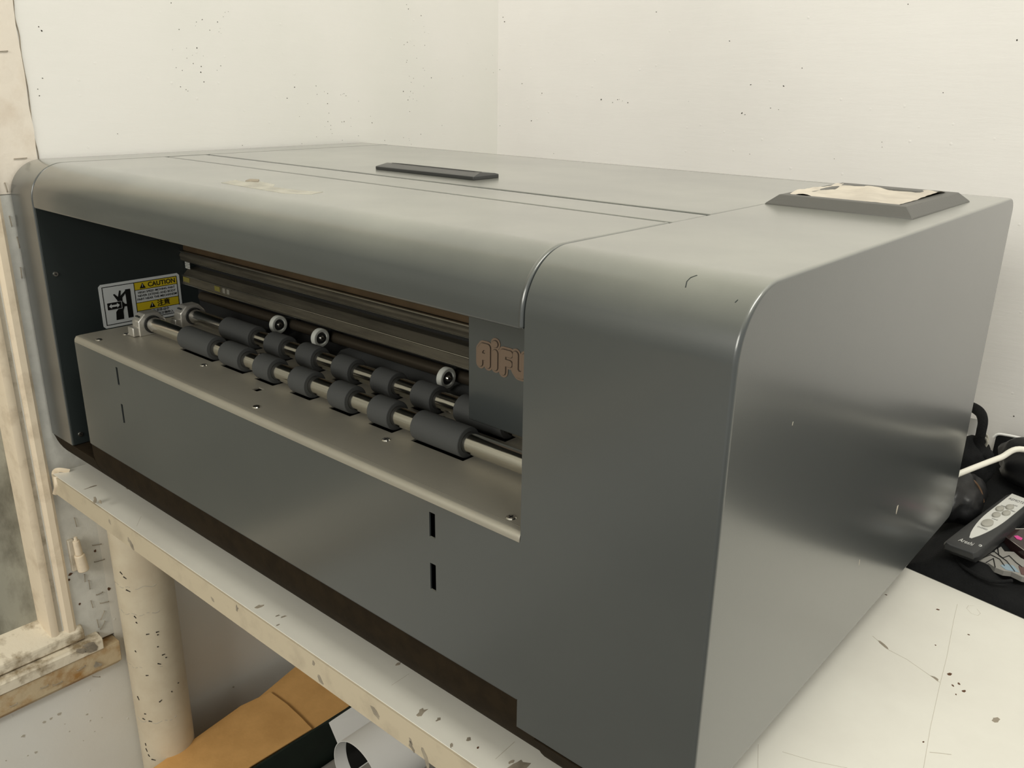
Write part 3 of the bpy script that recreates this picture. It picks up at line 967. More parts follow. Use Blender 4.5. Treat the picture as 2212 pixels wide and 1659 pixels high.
# big rounded letters, brown fill, dark inline
LC = [0]
def pill(bm, pts, r, y, th):
    """thick stroke polyline in XZ at depth y"""
    for a, c in zip(pts, pts[1:]):
        LC[0] += 1
        i = LC[0]
        v = Vector((c[0] - a[0], c[1] - a[1]))
        L = v.length
        u = v.normalized() if L > 0 else Vector((1, 0))
        an = math.atan2(u.y, u.x)
        q = []
        for k in range(9):
            t = an + pi / 2 + pi * k / 8
            q.append((a[0] + r * cos(t), a[1] + r * sin(t)))
        for k in range(9):
            t = an - pi / 2 + pi * k / 8
            q.append((c[0] + r * cos(t), c[1] + r * sin(t)))
        prism(bm, q, 1, y - i * 0.000003, y - th - i * 0.000012)


LX, LZ = 0.7115, 0.2850
STR = [[(0, 0.0), (0, 0.012), (0.003, 0.0155), (0.009, 0.0155), (0.009, 0.0)], [(0, 0.0065), (0.009, 0.0065)],
       [(0.0175, 0.0), (0.0175, 0.0125)], [(0.0172, 0.0205), (0.0176, 0.0205)],
       [(0.0265, -0.002), (0.0265, 0.0150), (0.0345, 0.0150)], [(0.0265, 0.0065), (0.034, 0.0065)],
       [(0.0405, 0.0160), (0.0405, 0.0025), (0.0435, -0.0005), (0.0480, -0.0005), (0.0505, 0.0025), (0.0505, 0.0160)]]
for r, m, th in ((0.0052, LOGO1, 0.0005), (0.0034, LOGO2, 0.0008), (0.0029, LOGO1, 0.0011)):
    bm = bmesh.new()
    for s in STR:
        pill(bm, [(LX + a, LZ + c) for a, c in s], r, 0.1050, th)
    flat('logo_lettering', bm, m, lg)

# hood (front top cover): rounded sheet
t = 0.004
bt = [(0.0, 0.3615)] + arc(R, H - R, R, pi, pi / 2, 32) + [(0.1745, H), (0.1745, H - t)] + arc(R, H - R, R - t, pi / 2, pi, 32) + [(t, 0.3615)]
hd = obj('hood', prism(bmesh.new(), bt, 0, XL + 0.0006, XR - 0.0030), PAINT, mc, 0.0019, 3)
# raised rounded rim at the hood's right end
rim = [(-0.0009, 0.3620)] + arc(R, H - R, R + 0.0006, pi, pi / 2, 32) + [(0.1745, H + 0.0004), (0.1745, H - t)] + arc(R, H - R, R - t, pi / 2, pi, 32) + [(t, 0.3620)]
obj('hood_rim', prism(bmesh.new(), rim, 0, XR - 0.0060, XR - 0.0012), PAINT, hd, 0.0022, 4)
obj('hood_inner_flange', B(XL + 0.001, XR - 0.003, 0.004, 0.0055, 0.3620, 0.3700), DARKP, hd, smooth=False)
# torn label on the hood
bm = bmesh.new()
pl = [at(478, 395, 2, H), at(508, 389, 2, H), at(528, 393, 2, H), at(560, 392, 2, H), at(594, 399, 2, H), at(590, 404, 2, H), at(640, 411, 2, H), at(698, 415, 2, H), at(672, 420, 2, H), at(615, 418, 2, H), at(560, 409, 2, H)]
prism(bm, [(p.x, p.y) for p in pl], 2, H - 0.0002, H + 0.0002)
o = flat('label_residue', bm, mat('label_residue_film', (0.50, 0.48, 0.41), 0.45, var=0.3, vscale=60), hd)
bm = bmesh.new()
pl = [at(530, 391, 2, H + .0004), at(540, 387, 2, H + .0004), at(560, 388, 2, H + .0004), at(558, 393, 2, H + .0004)]
prism(bm, [(p.x, p.y) for p in pl], 2, H - 0.0001, H + 0.0008)
flat('label_residue', bm, SCUFF, hd)

# top band and lid
G = 0.0044
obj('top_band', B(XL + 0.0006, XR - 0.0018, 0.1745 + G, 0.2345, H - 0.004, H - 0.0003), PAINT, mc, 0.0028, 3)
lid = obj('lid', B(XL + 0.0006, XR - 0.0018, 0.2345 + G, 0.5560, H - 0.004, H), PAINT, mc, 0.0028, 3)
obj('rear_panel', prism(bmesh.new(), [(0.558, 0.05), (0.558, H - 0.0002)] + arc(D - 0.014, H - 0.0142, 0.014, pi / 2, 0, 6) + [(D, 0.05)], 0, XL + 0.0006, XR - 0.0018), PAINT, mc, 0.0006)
obj('chassis', B(XL + 0.0006, XR - 0.0018, 0.262, 0.5575, 0.05, H - 0.0038), DARKP, mc, smooth=False)
obj('chassis', B(XL + 0.0006, XR - 0.0018, 0.110, 0.2618, H - 0.012, H - 0.0042), DARKP, mc, smooth=False)

# handle on the lid
hx0, hx1, hy0 = 0.3765, 0.5385, 0.2765
hh = 0.0072
bm = bmesh.new()
P = []
def V3(x, y, z): return bm.verts.new((x, y, H + z))
a = [V3(hx0, hy0, 0), V3(hx1, hy0, 0), V3(hx1, hy0 + 0.041, 0), V3(hx0, hy0 + 0.041, 0)]
b_ = [V3(hx0, hy0, 0.0036), V3(hx1, hy0, 0.0036), V3(hx1, hy0 + 0.041, 0.0042), V3(hx0, hy0 + 0.041, 0.0042)]
c_ = [V3(hx0 + 0.004, hy0 + 0.015, hh), V3(hx1 - 0.004, hy0 + 0.015, hh), V3(hx1 - 0.002, hy0 + 0.038, 0.0052), V3(hx0 + 0.002, hy0 + 0.038, 0.0052)]
bm.faces.new(a[::-1])
for q0, q1 in ((a, b_), (b_, c_)):
    for i in range(4):
        j = (i + 1) % 4
        bm.faces.new((q0[i], q0[j], q1[j], q1[i]))
bm.faces.new(c_)
hn = obj('lid_handle', bm, HANDLE, lid, 0.0006)
bm = bmesh.new()
prism(bm, [(hy0 + 0.0155, H + hh - 0.0002), (hy0 + 0.0155, H + hh + 0.0003), (hy0 + 0.026, H + hh - 0.0007), (hy0 + 0.026, H + hh - 0.0015)], 0, hx0 + 0.012, hx1 - 0.012)
obj('finger_slot', bm, BLACKV, hn, smooth=False)

# display housing on the right cover
dx0, dx1, dy0, dy1 = 0.848, 0.978, 0.3355, 0.500
dh, s_ = 0.0088, 0.009
bm = bmesh.new()
def ringq(x0, x1, y0, y1, z): return [bm.verts.new((x0, y0, z)), bm.verts.new((x1, y0, z)), bm.verts.new((x1, y1, z)), bm.verts.new((x0, y1, z))]
q = [ringq(dx0, dx1, dy0, dy1, H - 0.001), ringq(dx0, dx1, dy0, dy1, H + 0.0008), ringq(dx0 + s_, dx1 - s_, dy0 + s_, dy1 - s_, H + dh),
     ringq(dx0 + s_ + 0.013, dx1 - s_ - 0.010, dy0 + s_ + 0.010, dy1 - s_ - 0.020, H + dh), ringq(dx0 + s_ + 0.016, dx1 - s_ - 0.013, dy0 + s_ + 0.013, dy1 - s_ - 0.023, H + dh - 0.004)]
for q0, q1 in zip(q, q[1:]):
    for i in range(4):
        j = (i + 1) % 4
        bm.faces.new((q0[i], q0[j], q1[j], q1[i]))
bm.faces.new(q[-1])
bm.faces.new(q[0][::-1])
dsp = obj('display_bezel', bm, BEZEL, rc, 0.0008)
bm = bmesh.new()
nx, ny = 24, 24
gx0, gx1, gy0, gy1 = dx0 + s_ + 0.006, dx1 - s_ - 0.008, dy0 + s_ + 0.009, dy1 - s_ - 0.012
g = [[bm.verts.new((gx0 + (gx1 - gx0) * i / nx, gy0 + (gy1 - gy0) * j / ny + 0.004 * noise.noise(Vector((i * .3, 0, 1))) * (j > ny * .7),
                    H + dh - 0.0018 + 0.0018 * abs(noise.noise(Vector((i * 0.17, j * 0.17, 3)))) * 2 + (0.002 if i in (0,) or i == nx else 0) + 0.0018 * max(0, math.sin(i * 0.45 + j * 0.2)) )) for j in range(ny + 1)] for i in range(nx + 1)]
for i in range(nx):
    for j in range(ny):
        bm.faces.new((g[i][j], g[i + 1][j], g[i + 1][j + 1], g[i][j + 1]))
fm = obj('protective_film', bm, FILM, dsp, ang=15)
tag(fm, 'crumpled beige protective film over the small screen')

# ---- caution sticker on the inner wall
SX = XL + 0.0005
st = obj('caution_sticker', prism(bmesh.new(), [(0.0625 + u, 0.1972 + v) for u, v in
        [(0.003, 0), (0.110, 0), (0.113, 0.003), (0.113, 0.0560), (0.110, 0.059), (0.003, 0.059), (0, 0.056), (0, 0.003)]], 0, SX - 0.0002, SX + 0.0003), STW, isw, 0)
tag(st, 'white and yellow caution sticker with a crushed hand symbol')
UX, UZ = 0.0625, 0.1972
e1, e2, e3 = SX + 0.0003, SX + 0.0005, SX + 0.0007
def srect(bm, u0, u1, v0, v1, a=None, b2=None):
    box(bm, e1 - 0.0001 if a is None else a, e2 if b2 is None else b2, UX + u0, UX + u1, UZ + v0, UZ + v1)
bm = bmesh.new()
k = 0.0009
for (u0, u1, v0, v1) in ((0.004, 0.109, 0.0545, 0.0545 + k), (0.004, 0.109, 0.0045, 0.0045 - k), (0.004, 0.004 + k, 0.0045, 0.0545), (0.109 - k, 0.109, 0.0045, 0.0545),
                         (0.047, 0.047 + k, 0.0045, 0.0545), (0.047, 0.109, 0.0440, 0.0447), (0.047, 0.109, 0.0265, 0.0272), (0.047, 0.109, 0.0150, 0.0157)):
    srect(bm, u0, u1, min(v0, v1), max(v0, v1))
obj('sticker_lines', bm, STK, st, smooth=False)
bm = bmesh.new()
srect(bm, 0.0479, 0.1081, 0.0447, 0.0545, e1 - 0.0001, e1 + 0.0001)
srect(bm, 0.0479, 0.1081, 0.0157, 0.0265, e1 - 0.0001, e1 + 0.0001)
obj('sticker_band', bm, STY, st, smooth=False)
def stext(s, size, u, v, off=0.0, align='CENTER'):
    return text_bm(s, size, frame((e1 + 0.0001, UX + u, UZ + v), (0, 1, 0), (0, 0, 1)), 0.0001, off, align)
obj('sticker_text', stext('CAUTION', 0.0088, 0.0865, 0.0494, 0.0002), STK, st, smooth=False)
bm0 = None
for s, v in (('HIGH SPEED MOVING PART', 0.0405), ('NEVER EXTEND AND BODY', 0.0358), ('PART NEAR THE MECHANISM', 0.0311)):
    obj('sticker_text', stext(s, 0.0043, 0.0780, v, 0.00003), STK, st, smooth=False)
obj('sticker_text', stext('\u6ce8\u610f', 0.0095, 0.086, 0.0210, 0.0002), STK, st, smooth=False)
obj('sticker_text', stext('\u9ad8\u901f\u79fb\u52a8\u4e2d', 0.0048, 0.081, 0.0120), STK, st, smooth=False)
obj('sticker_text', stext('\u8bf7\u52ff\u5c06\u5f02\u7269\u4f38\u5165', 0.0046, 0.083, 0.0070), STK, st, smooth=False)
def tri(bm, u, v, s, x0, x1):
    prism(bm, [(UX + u - s, UZ + v - s * 0.8), (UX + u + s, UZ + v - s * 0.8), (UX + u, UZ + v + s)], 0, x0, x1)
for tu, tv in ((0.0590, 0.0492), (0.0695, 0.0207)):
    bm = bmesh.new()
    tri(bm, tu, tv, 0.0042, e1, e1 + 0.00025)
    wt = obj('warning_triangle', bm, STK, st, smooth=False)
    bm = bmesh.new()
    srect(bm, tu - 0.0003, tu + 0.0003, tv - 0.0014, tv + 0.0023, e1, e1 + 0.0004)
    obj('exclamation_mark', bm, STW, st, smooth=False)
bm = bmesh.new()
# pictogram: wall bar, sliding block, arm with splayed fingers
srect(bm, 0.0345, 0.0415, 0.0090, 0.0480, e1, e1 + 0.0002)
obj('pictogram_bar', bm, STK, st, smooth=False)
bm = bmesh.new()
srect(bm, 0.0085, 0.0275, 0.0238, 0.0335, e1, e1 + 0.0002)
prism(bm, [(UX + a, UZ + c) for a, c in [(0.0180, 0.0090), (0.0280, 0.0090), (0.0285, 0.0200), (0.0310, 0.0255), (0.0395, 0.0250), (0.0400, 0.0270), (0.0320, 0.0290), (0.0290, 0.0330),
      (0.0295, 0.0380), (0.0355, 0.0440), (0.0345, 0.0465), (0.0272, 0.0405), (0.0285, 0.0475), (0.0265, 0.0480), (0.0240, 0.0395), (0.0195, 0.0445), (0.0178, 0.0435), (0.0225, 0.0350), (0.0230, 0.0240), (0.0190, 0.0200)]], 0, e1, e1 + 0.00035)
obj('sticker_pictogram', bm, STK, st, smooth=False)
bm = bmesh.new()
prism(bm, [(UX + a, UZ + c) for a, c in [(0.0105, 0.0287), (0.0140, 0.0318), (0.0140, 0.0300), (0.0215, 0.0300), (0.0215, 0.0318), (0.0250, 0.0287), (0.0215, 0.0256), (0.0215, 0.0274), (0.0140, 0.0274), (0.0140, 0.0256)]], 0, e1, e1 + 0.0004)
for (u0, u1, v0, v1) in ((0.0083, 0.0277, 0.0334, 0.0338), (0.0083, 0.0277, 0.0235, 0.0239), (0.0274, 0.0278, 0.0235, 0.0338)):
    srect(bm, u0, u1, v0, v1, e1, e1 + 0.0005)
obj('sticker_arrow', bm, STW, st, smooth=False)

# ------------------------------------------------------------------ boxes under the table
cb = empty('cardboard_box', (0.10, 0.1, FZ))
tag(cb, 'brown cardboard box on the floor below the table beside the cream pipe', 'box')
ZC = -0.50
def A(px, py, z=ZC): return at(px, py, 2, z)
fl1 = [A(300, 1700), A(330, 1659), A(560, 1488), A(580, 1500), A(672, 1571), A(545, 1656), A(480, 1720)]
bm = bmesh.new()
obj('box_body', B(0.105, 0.186, 0.02, 0.33, FZ, ZC - 0.012), CARD, cb, 0.002)
def slab(pts, th, dz=lambda p: 0):
    b2 = bmesh.new()
    top_ = [b2.verts.new((p.x, p.y, p.z + dz(p))) for p in pts]
    bot = [b2.verts.new((p.x, p.y, p.z + dz(p) - th)) for p in pts]
    b2.faces.new(top_)
    b2.faces.new(bot[::-1])
    n = len(pts)
    for i in range(n):
        b2.faces.new((top_[i], bot[i], bot[(i + 1) % n], top_[(i + 1) % n]))
    return b2
o = obj('box_flap', slab([A(230, 1720), A(330, 1659), A(430, 1588), A(520, 1524), A(584, 1494), A(620, 1520), A(650, 1548), A(674, 1573), A(545, 1652), A(440, 1730)], 0.003), CARD, cb, 0.0008, smooth=False)
def Az(px, py): return at(px, py, 2, ZC - 0.006)
o = obj('box_flap', slab([Az(560, 1505), Az(640, 1438), Az(760, 1520), Az(680, 1582), Az(640, 1550)], 0.003), CARD, cb, 0.0008, smooth=False)

gb = empty('green_box', (0.32, 0.2, FZ))
tag(gb, 'open dark green box on the floor holding white printed paper', 'box')
GX0, GX1, GY0, GY1 = 0.196, 0.52, 0.00, 0.46
bm = bmesh.new()
box(bm, GX0, GX0 + 0.004, GY0, GY1, FZ, ZC - 0.001)
box(bm, GX1 - 0.004, GX1, GY0, GY1, FZ, ZC - 0.001)
box(bm, GX0, GX1, GY0, GY0 + 0.004, FZ, ZC - 0.001)
box(bm, GX0, GX1, GY1 - 0.004, GY1, FZ, ZC - 0.001)
obj('box_wall', bm, GREEN, gb, smooth=False)
obj('box_bottom', B(GX0, GX1, GY0, GY1, FZ, FZ + 0.004), GREEN, gb, smooth=False)
ct = obj('wrapped_bundle', B(GX0 + 0.006, GX1 - 0.03, GY0 + 0.01, GY1 - 0.006, FZ + 0.004, ZC - 0.075), GREYBAG, None, 0.01, 3)
tag(ct, 'grey wrapped bundle in the dark green box below the white paper', 'bundle')
# curled sheet
pr = empty('paper_roll', (0.32, 0.25, ZC - 0.07))
tag(pr, 'white paper sheet curled into a roll with a black printed disc inside', 'paper')
def curl(cx, cz, r, y0, y1, a0, a1, th=0.0006, n=40, tilt=0.0, shrink=1.0):
    b2 = bmesh.new()
    L = []
    for (y, rr) in ((y0, r), (y1, r * shrink)):
        for dr in (0, -th):
            L.append([b2.verts.new((cx + (rr + dr) * cos(a0 + (a1 - a0) * i / n) + tilt * (y - y0), y, cz + (rr + dr) * sin(a0 + (a1 - a0) * i / n))) for i in range(n + 1)])
    o0, i0, o1, i1 = L
    for i in range(n):
        b2.faces.new((o0[i], o0[i + 1], o1[i + 1], o1[i]))
        b2.faces.new((i0[i], i1[i], i1[i + 1], i0[i + 1]))
        b2.faces.new((o0[i], i0[i], i0[i + 1], o0[i + 1]))
        b2.faces.new((o1[i], o1[i + 1], i1[i + 1], i1[i]))
    b2.faces.new((o0[0], o1[0], i1[0], i0[0]))
    b2.faces.new((o0[n], i0[n], i1[n], o1[n]))
    return b2
_m = at(775, 1668, 1, 0.19)
RCX, RCZ, RR = _m.x, _m.z, 0.050
obj('paper_sheet', curl(RCX, RCZ, RR, 0.185, 0.40, -0.5, 1.25 * pi), PAPER, pr)
obj('print_disc', curl(RCX, RCZ, RR - 0.0008, 0.206, 0.33, 0.50 * pi, 1.24 * pi, 0.0004), STK, pr)
fs = obj('paper_sheet', slab([at(709, 1558, 2, ZC - 0.002), at(729, 1605, 2, ZC - 0.030), at(860, 1530, 2, ZC - 0.030), at(830, 1485, 2, ZC - 0.002)], 0.0008), PAPER, pr, smooth=False)
obj('print_text', text_bm('the Print Floor', 0.012, frame((RCX - RR * 0.93, 0.262, RCZ + RR * 0.05), (0, 1, 0), (0.02, 0, 1)), 0.0001), INKW, pr, smooth=False)

# ------------------------------------------------------------------ black bag and things on the table behind
bag = empty('cloth_bag', (1.2, 0.7, TZ))
tag(bag, 'black cloth bag lying flat on the table to the right of the machine', 'bag')
bm = bmesh.new()
nx, ny = 70, 60
G_ = []
for i in range(nx + 1):
    row = []
    for j in range(ny + 1):
        u, v = i / nx, j / ny
        x = 0.970 + 0.46 * u
        yf = 0.545 - 0.17 * (x - 0.972) + 1.6 * max(0, x - 1.10) ** 2
        y = yf + (0.908 - yf) * v
        h = 0.012 + 0.010 * noise.noise(Vector((x * 14, y * 14, 0.3))) + 0.005 * noise.noise(Vector((x * 40, y * 26, 1.3)))
        gs = math.exp(-(((x - 1.025) / 0.032) ** 4) - ((y - 0.65) / 0.12) ** 4)
        h = h * (1 - gs) + gs * 0.0215
        h += 0.040 * max(0, (v - 0.72) / 0.28) ** 1.3
        e = min(u, 1 - u, v * 1.0) * 18
        h *= min(1, e) ** 0.5
        if v >= 0.999: h = 0.055 + 0.003 * sin(x * 40)
        row.append(bm.verts.new((x, y, TZ + 0.0005 + max(h, 0.0))))
    G_.append(row)
for i in range(nx):
    for j in range(ny):
        bm.faces.new((G_[i][j], G_[i + 1][j], G_[i + 1][j + 1], G_[i][j + 1]))
# closed underside
bl = [bm.verts.new((x, y, TZ + 0.0002)) for x, y in ((0.975, 0.547), (1.10, 0.53), (1.42, 0.66), (1.42, 0.908), (0.975, 0.908))]
bm.faces.new(bl)
obj('bag_cloth', bm, BAGM, bag)
# folded hem seam
bm = tube(bmesh.new(), [(1.000, 0.640, 0.010), (1.006, 0.600, 0.011), (1.022, 0.560, 0.012), (1.055, 0.545, 0.011), (1.075, 0.560, 0.012)], 0.002, 8)
obj('bag_seam', bm, BAGM, bag)
# printed patch: plain abstract shapes
ZP = 0.0135
def patch(name, pts, m, z, th=0.0012):
    q = [at(px, py, 2, z) for px, py in pts]
    return obj(name, prism(bmesh.new(), [(p.x, p.y) for p in q], 2, z - th, z), m, bag, smooth=False)
patch('print_patch', [(2111, 1210), (2130, 1200), (2128, 1194), (2150, 1193), (2146, 1180), (2153, 1176), (2162, 1180), (2170, 1191), (2190, 1192), (2205, 1205), (2225, 1215), (2225, 1250), (2208, 1246), (2185, 1235), (2168, 1233), (2150, 1226), (2135, 1216)], PATCHG, ZP, 0.006)
patch('print_patch', [(2161, 1221), (2175, 1218), (2190, 1222), (2202, 1236), (2190, 1234), (2172, 1230)], PATCHB, ZP + 0.0004, 0.001)
patch('print_patch', [(2200, 1222), (2225, 1228), (2225, 1246), (2206, 1240)], PATCHR, ZP + 0.0005, 0.001)
bm = bmesh.new()
for pl_ in ([(2111, 1210), (2140, 1198), (2160, 1208), (2170, 1222)], [(2150, 1193), (2166, 1205), (2180, 1200), (2195, 1215), (2208, 1225)], [(2130, 1215), (2146, 1206), (2150, 1225)], [(2155, 1182), (2158, 1200), (2175, 1212), (2192, 1234)]):
    for a, c in zip(pl_, pl_[1:]):
        rod(bm, at(a[0], a[1], 2, ZP + .0006), at(c[0], c[1], 2, ZP + .0006), 0.0005, None, 5)
obj('print_outline', bm, STK, bag)

# glossy package with pink label beside the patch
pk = empty('cosmetic_case', (1.07, 0.70, 0.012))
tag(pk, 'small glossy dark case with a bright pink label lying on the black bag', 'case')
c0 = at(2172, 1142, 2, 0.022); c1 = at(2210, 1180, 2, 0.022)
q = [at(2174, 1142, 2, 0.022), at(2168, 1156, 2, 0.022), at(2214, 1190, 2, 0.022), at(2250, 1165, 2, 0.022), at(2230, 1140, 2, 0.022)]
obj('case_shell', prism(bmesh.new(), [(p.x, p.y) for p in q], 2, 0.008, 0.022), GLOSSY, pk, 0.001)
q = [at(px, py, 2, 0.0223) for px, py in ((2190, 1158), (2198, 1157), (2209, 1163), (2206, 1167), (2196, 1164))]
obj('case_label', prism(bmesh.new(), [(p.x, p.y) for p in q], 2, 0.0215, 0.0226), PINK, pk, smooth=False)
bm = bmesh.new()
for (a, c) in (((2174, 1142), (2168, 1156)), ((2168, 1156), (2214, 1190)), ((2174, 1143), (2230, 1142))):
    rod(bm, at(*a, 2, 0.0222), at(*c, 2, 0.0222), 0.0004, None, 6)
obj('case_edge', bm, SCREW, pk)

# remote control
RZ = 0.036
rm = empty('remote_control', (1.0205, 0.63, 0.014))
tag(rm, 'black remote control with white button plate lying on the black bag', 'remote')
ox, oy = 1.0215, 0.553
dirv = Vector((0.022, 0.19, 0)).normalized()
sidev = Vector((dirv.y, -dirv.x, 0))
def RM(u, v, z):   # u across (-1..1 half widths in m), v along
    u = u * 1.12 - 0.0015
    p = Vector((ox, oy, 0)) + sidev * u + dirv * v
    return Vector((p.x, p.y, z))
bm = bmesh.new()
secs = []
for v, hw in ((0, 0.0150), (0.006, 0.0168), (0.05, 0.0172), (0.12, 0.0170), (0.180, 0.0160), (0.188, 0.0140), (0.191, 0.010)):
    zt = RZ if 0.004 < v < 0.185 else RZ - 0.003
    prof_ = [(-hw * 0.9, RZ - 0.0195), (-hw, RZ - 0.006), (-hw * 0.86, RZ - 0.0012), (-hw * 0.6, zt), (hw * 0.55, zt), (hw * 0.85, RZ - 0.0022), (hw, RZ - 0.008), (hw * 0.9, RZ - 0.0195)]
    zb_ = RZ - 0.010 if v == 0 else (RZ - 0.016 if v < 0.01 else 0)
    secs.append([bm.verts.new(RM(u, v, max(z, zb_))) for u, z in prof_])
for s0, s1 in zip(secs, secs[1:]):
    for i in range(8):
        bm.faces.new((s0[i], s0[(i + 1) % 8], s1[(i + 1) % 8], s1[i]))
bm.faces.new(secs[0]); bm.faces.new(secs[-1][::-1])
o = obj('remote_body', bm, REMB, rm, 0.001, 3, ang=50)
bm = bmesh.new()
N = 12
pp = []
for i in range(N + 1):
    t_ = i / N
    v = 0.028 + (0.186 - 0.028) * t_
    pp.append((-0.0002 - 0.0100 * math.sin(min(1, t_ * 1.9 + 0.02) * pi / 2) ** 0.7, v))
for i in range(N, -1, -1):
    t_ = i / N
    v = 0.028 + (0.183 - 0.028) * t_
    pp.append((0.0002 + 0.0095 * math.sin(min(1, t_ * 1.9 + 0.02) * pi / 2) ** 0.7, v))
t0 = [bm.verts.new(RM(u, v, RZ + 0.0004)) for u, v in pp]
t1 = [bm.verts.new(RM(u, v, RZ - 0.0004)) for u, v in pp]
bm.faces.new(t0)
for i in range(len(pp)):
    j = (i + 1) % len(pp)
    bm.faces.new((t0[i], t1[i], t1[j], t0[j]))
fpz = obj('face_plate', bm, REMW, rm, smooth=False)
for u, v, ru_, rv in ((-0.0045, 0.128, .0036, .0075), (0.0012, 0.142, .0036, .0075), (0.0040, 0.122, .0036, .0075), (-0.0015, 0.108, .0036, .0075), (-0.0005, 0.078, .0050, .011)):
    bm = bmesh.new()
    L0 = [bm.verts.new(RM(u + ru_ * cos(2 * pi * i / 20), v + rv * sin(2 * pi * i / 20), RZ)) for i in range(20)]
    L1 = [bm.verts.new(RM(u + ru_ * cos(2 * pi * i / 20), v + rv * sin(2 * pi * i / 20), RZ + 0.0022)) for i in range(20)]
    L2 = [bm.verts.new(RM(u + ru_ * .75 * cos(2 * pi * i / 20), v + rv * .75 * sin(2 * pi * i / 20), RZ + 0.0030)) for i in range(20)]
    for q0, q1 in ((L0, L1), (L1, L2)):
        for i in range(20):
            bm.faces.new((q0[i], q0[(i + 1) % 20], q1[(i + 1) % 20], q1[i]))
    bm.faces.new(L2)
    obj('button', bm, REMG, rm, ang=60)
def rtext(s, size, u, v, m, sx=1.0):
    t_ = frame(RM(u, v, RZ + 0.0005), sidev, dirv) @ Matrix.Diagonal((sx, 2.2, 1, 1))
    obj('remote_text', text_bm(s, size, t_, 0.00005, 0.0), m, rm, smooth=False)
rtext('REMOTE', 0.0046, 0.0, 0.168, INK)
rtext('MODE', 0.0020, 0.003, 0.153, INK)
rtext('TIMER', 0.0020, -0.005, 0.140, INK)
rtext('SPEED', 0.0020, 0.0065, 0.135, INK)
rtext('SWING', 0.0020, 0.001, 0.096, INK)
rtext('ON/SPEED', 0.0024, 0.0, 0.062, INK)
rtext('Areshi', 0.0058, 0.001, 0.014, INKW)
bm = bmesh.new()
for i in range(10):
    rod(bm, RM(0.012 + 0.0012 * cos(i * .63), 0.021 + 0.002 * sin(i * .63), RZ - 0.0012), RM(0.012 + 0.0012 * cos(i * .63 + .63), 0.021 + 0.002 * sin(i * .63 + .63), RZ - 0.0012), 0.0006, None, 5)
obj('remote_mark', bm, INKW, rm)

# white cable from behind the machine
cp = [(0.90, 0.60, 0.085), at(2030, 1040, 1, 0.615), at(2070, 1024, 1, 0.63), at(2110, 1008, 1, 0.65), at(2160, 989, 1, 0.68), at(2212, 971, 1, 0.70), (1.09, 0.74, 0.085), (1.3, 0.80, 0.055), (1.56, 0.80, 0.02), (1.75, 0.80, 0.0)]
cbl = obj('white_cable', tube(bmesh.new(), cp, 0.0035, 12), CABLE)
tag(cbl, 'thick white cable running over the black pouches behind the machine', 'cable')

# black strap loop
stp = [at(2040, 885, 1, 0.86), at(2085, 876, 1, 0.84), at(2114, 888, 1, 0.82), at(2123, 908, 1, 0.80), at(2119, 935, 1, 0.79), at(2113, 965, 1, 0.785), at(2118, 985, 1, 0.78), at(2132, 990, 1, 0.78)]
sp = obj('padded_strap', tube(bmesh.new(), stp, 0.0065, 14, (0.0068, 0.0055)), BAGM)
tag(sp, 'black padded strap loop standing up behind the machine back edge', 'strap')
q = [at(2060, 897, 1, 0.83), at(2116, 906, 1, 0.83), at(2101, 953, 1, 0.83), at(2088, 934, 1, 0.83), at(2060, 940, 1, 0.83)]
wc = obj('white_card', prism(bmesh.new(), [(p.x, p.z) for p in q], 1, 0.829, 0.8305), PAPER, smooth=False)
tag(wc, 'white paper card tucked behind the black strap loop', 'card')


def lump(name, c, r, m, parent, seed=0.0, rot=0.0):
    b2 = bmesh.new()
    bmesh.ops.create_icosphere(b2, subdivisions=4, radius=1)
    for v in b2.verts:
        n = v.co.normalized()
        k2 = 1 + 0.22 * noise.noise(n * 1.8 + Vector((seed, 0, 0))) + 0.10 * abs(noise.noise(n * 4.5 + Vector((seed, 2, 0)))) + 0.03 * noise.noise(n * 13 + Vector((seed, 2, 0)))
        x, y, z = n.x * r[0] * k2, n.y * r[1] * k2, n.z * r[2] * k2
        z = max(z, -r[2] * 0.6)
        v.co = Vector((c[0] + x * cos(rot) - y * sin(rot), c[1] + x * sin(rot) + y * cos(rot), c[2] + z))
    return obj(name, b2, m, parent, ang=180)


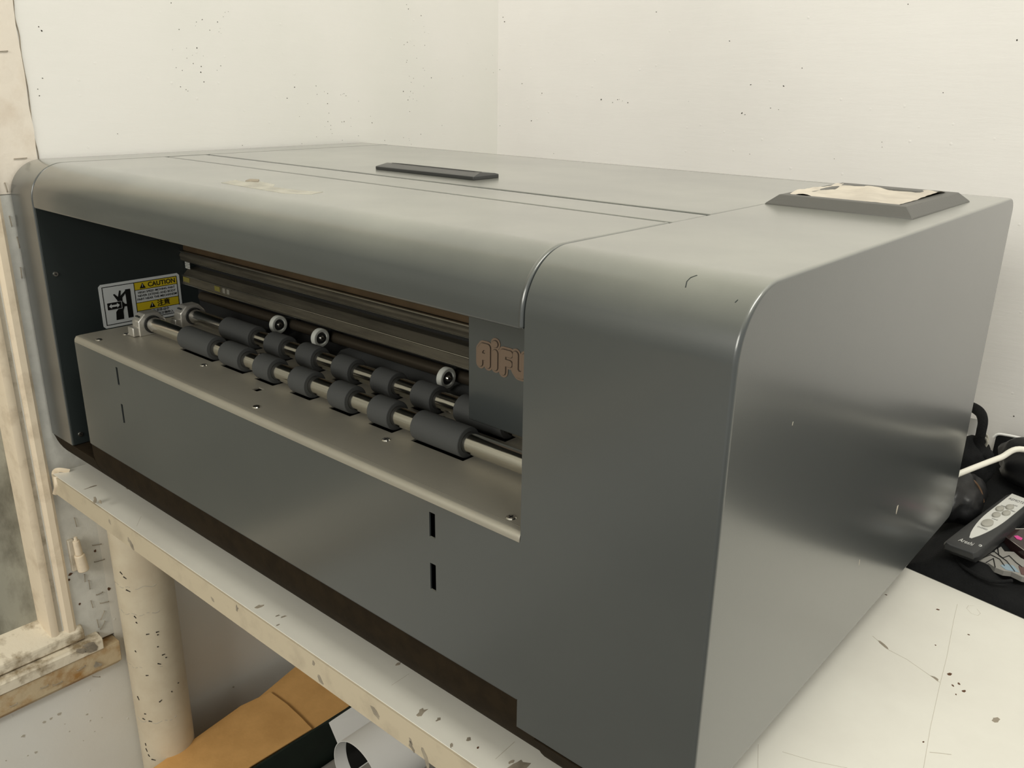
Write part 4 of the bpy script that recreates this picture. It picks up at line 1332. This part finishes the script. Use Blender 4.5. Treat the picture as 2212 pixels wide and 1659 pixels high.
# near pouch, half hidden by the machine
po = empty('zip_pouch', (0.99, 0.70, 0.005))
tag(po, 'black zip pouch with brown piping right behind the machine, left of the remote', 'pouch')
lump('pouch_body', (0.983, 0.690, 0.029), (0.026, 0.050, 0.030), BAG2, po, 1.0)
obj('pouch_piping', tube(bmesh.new(), [at(2062, 1048, 1, 0.69), at(2085, 1034, 1, 0.70), at(2104, 1040, 1, 0.70), at(2118, 1060, 1, 0.70), at(2124, 1085, 1, 0.70)], 0.0016, 8), BROWNT, po)
# strap/flap between strap loop and machine
fb = empty('folded_pouch', (0.98, 0.77, 0.01))
tag(fb, 'folded black pouch lying between the strap loop and the white cable', 'pouch')
lump('pouch_body', (0.965, 0.790, 0.040), (0.028, 0.040, 0.034), BAGM, fb, 4.0)
# far pouch with grey zip and white lining
fr = empty('belt_pouch', (1.05, 0.84, 0.02))
tag(fr, 'black belt pouch with white lined rim by the wall at the right edge', 'pouch')
lump('pouch_body', (1.090, 0.850, 0.040), (0.095, 0.050, 0.045), BAG2, fr, 7.0)
obj('pouch_rim', tube(bmesh.new(), [at(2146, 945, 1, 0.885), at(2156, 938, 1, 0.885), at(2175, 940, 1, 0.885), at(2200, 945, 1, 0.885), at(2225, 952, 1, 0.885)], 0.0018, 8), PAPER, fr)
obj('pouch_piping', tube(bmesh.new(), [at(2172, 984, 1, 0.815), at(2185, 976, 1, 0.81), at(2205, 973, 1, 0.81), at(2230, 974, 1, 0.81)], 0.0015, 8), BROWNT, fr)
# grey paper crumple behind strap
cr_ = empty('cord_knot', (0.99, 0.82, 0.06))
tag(cr_, 'small knot of pale cord beside the black strap loop', 'cord')
ctr = at(2126, 950, 1, 0.80)
b2 = bmesh.new()
for k in range(3):
    pts_ = [ctr + Vector((0.005 * cos(a * 1.05 + k), 0.003 * sin(a * .7 + k), 0.007 * sin(a * 1.05 + k) - 0.002 * k)) for a in range(7)]
    tube(b2, pts_, 0.0012, 6)
obj('cord', b2, mat('pale_cord', (0.42, 0.40, 0.34), 0.7), cr_)
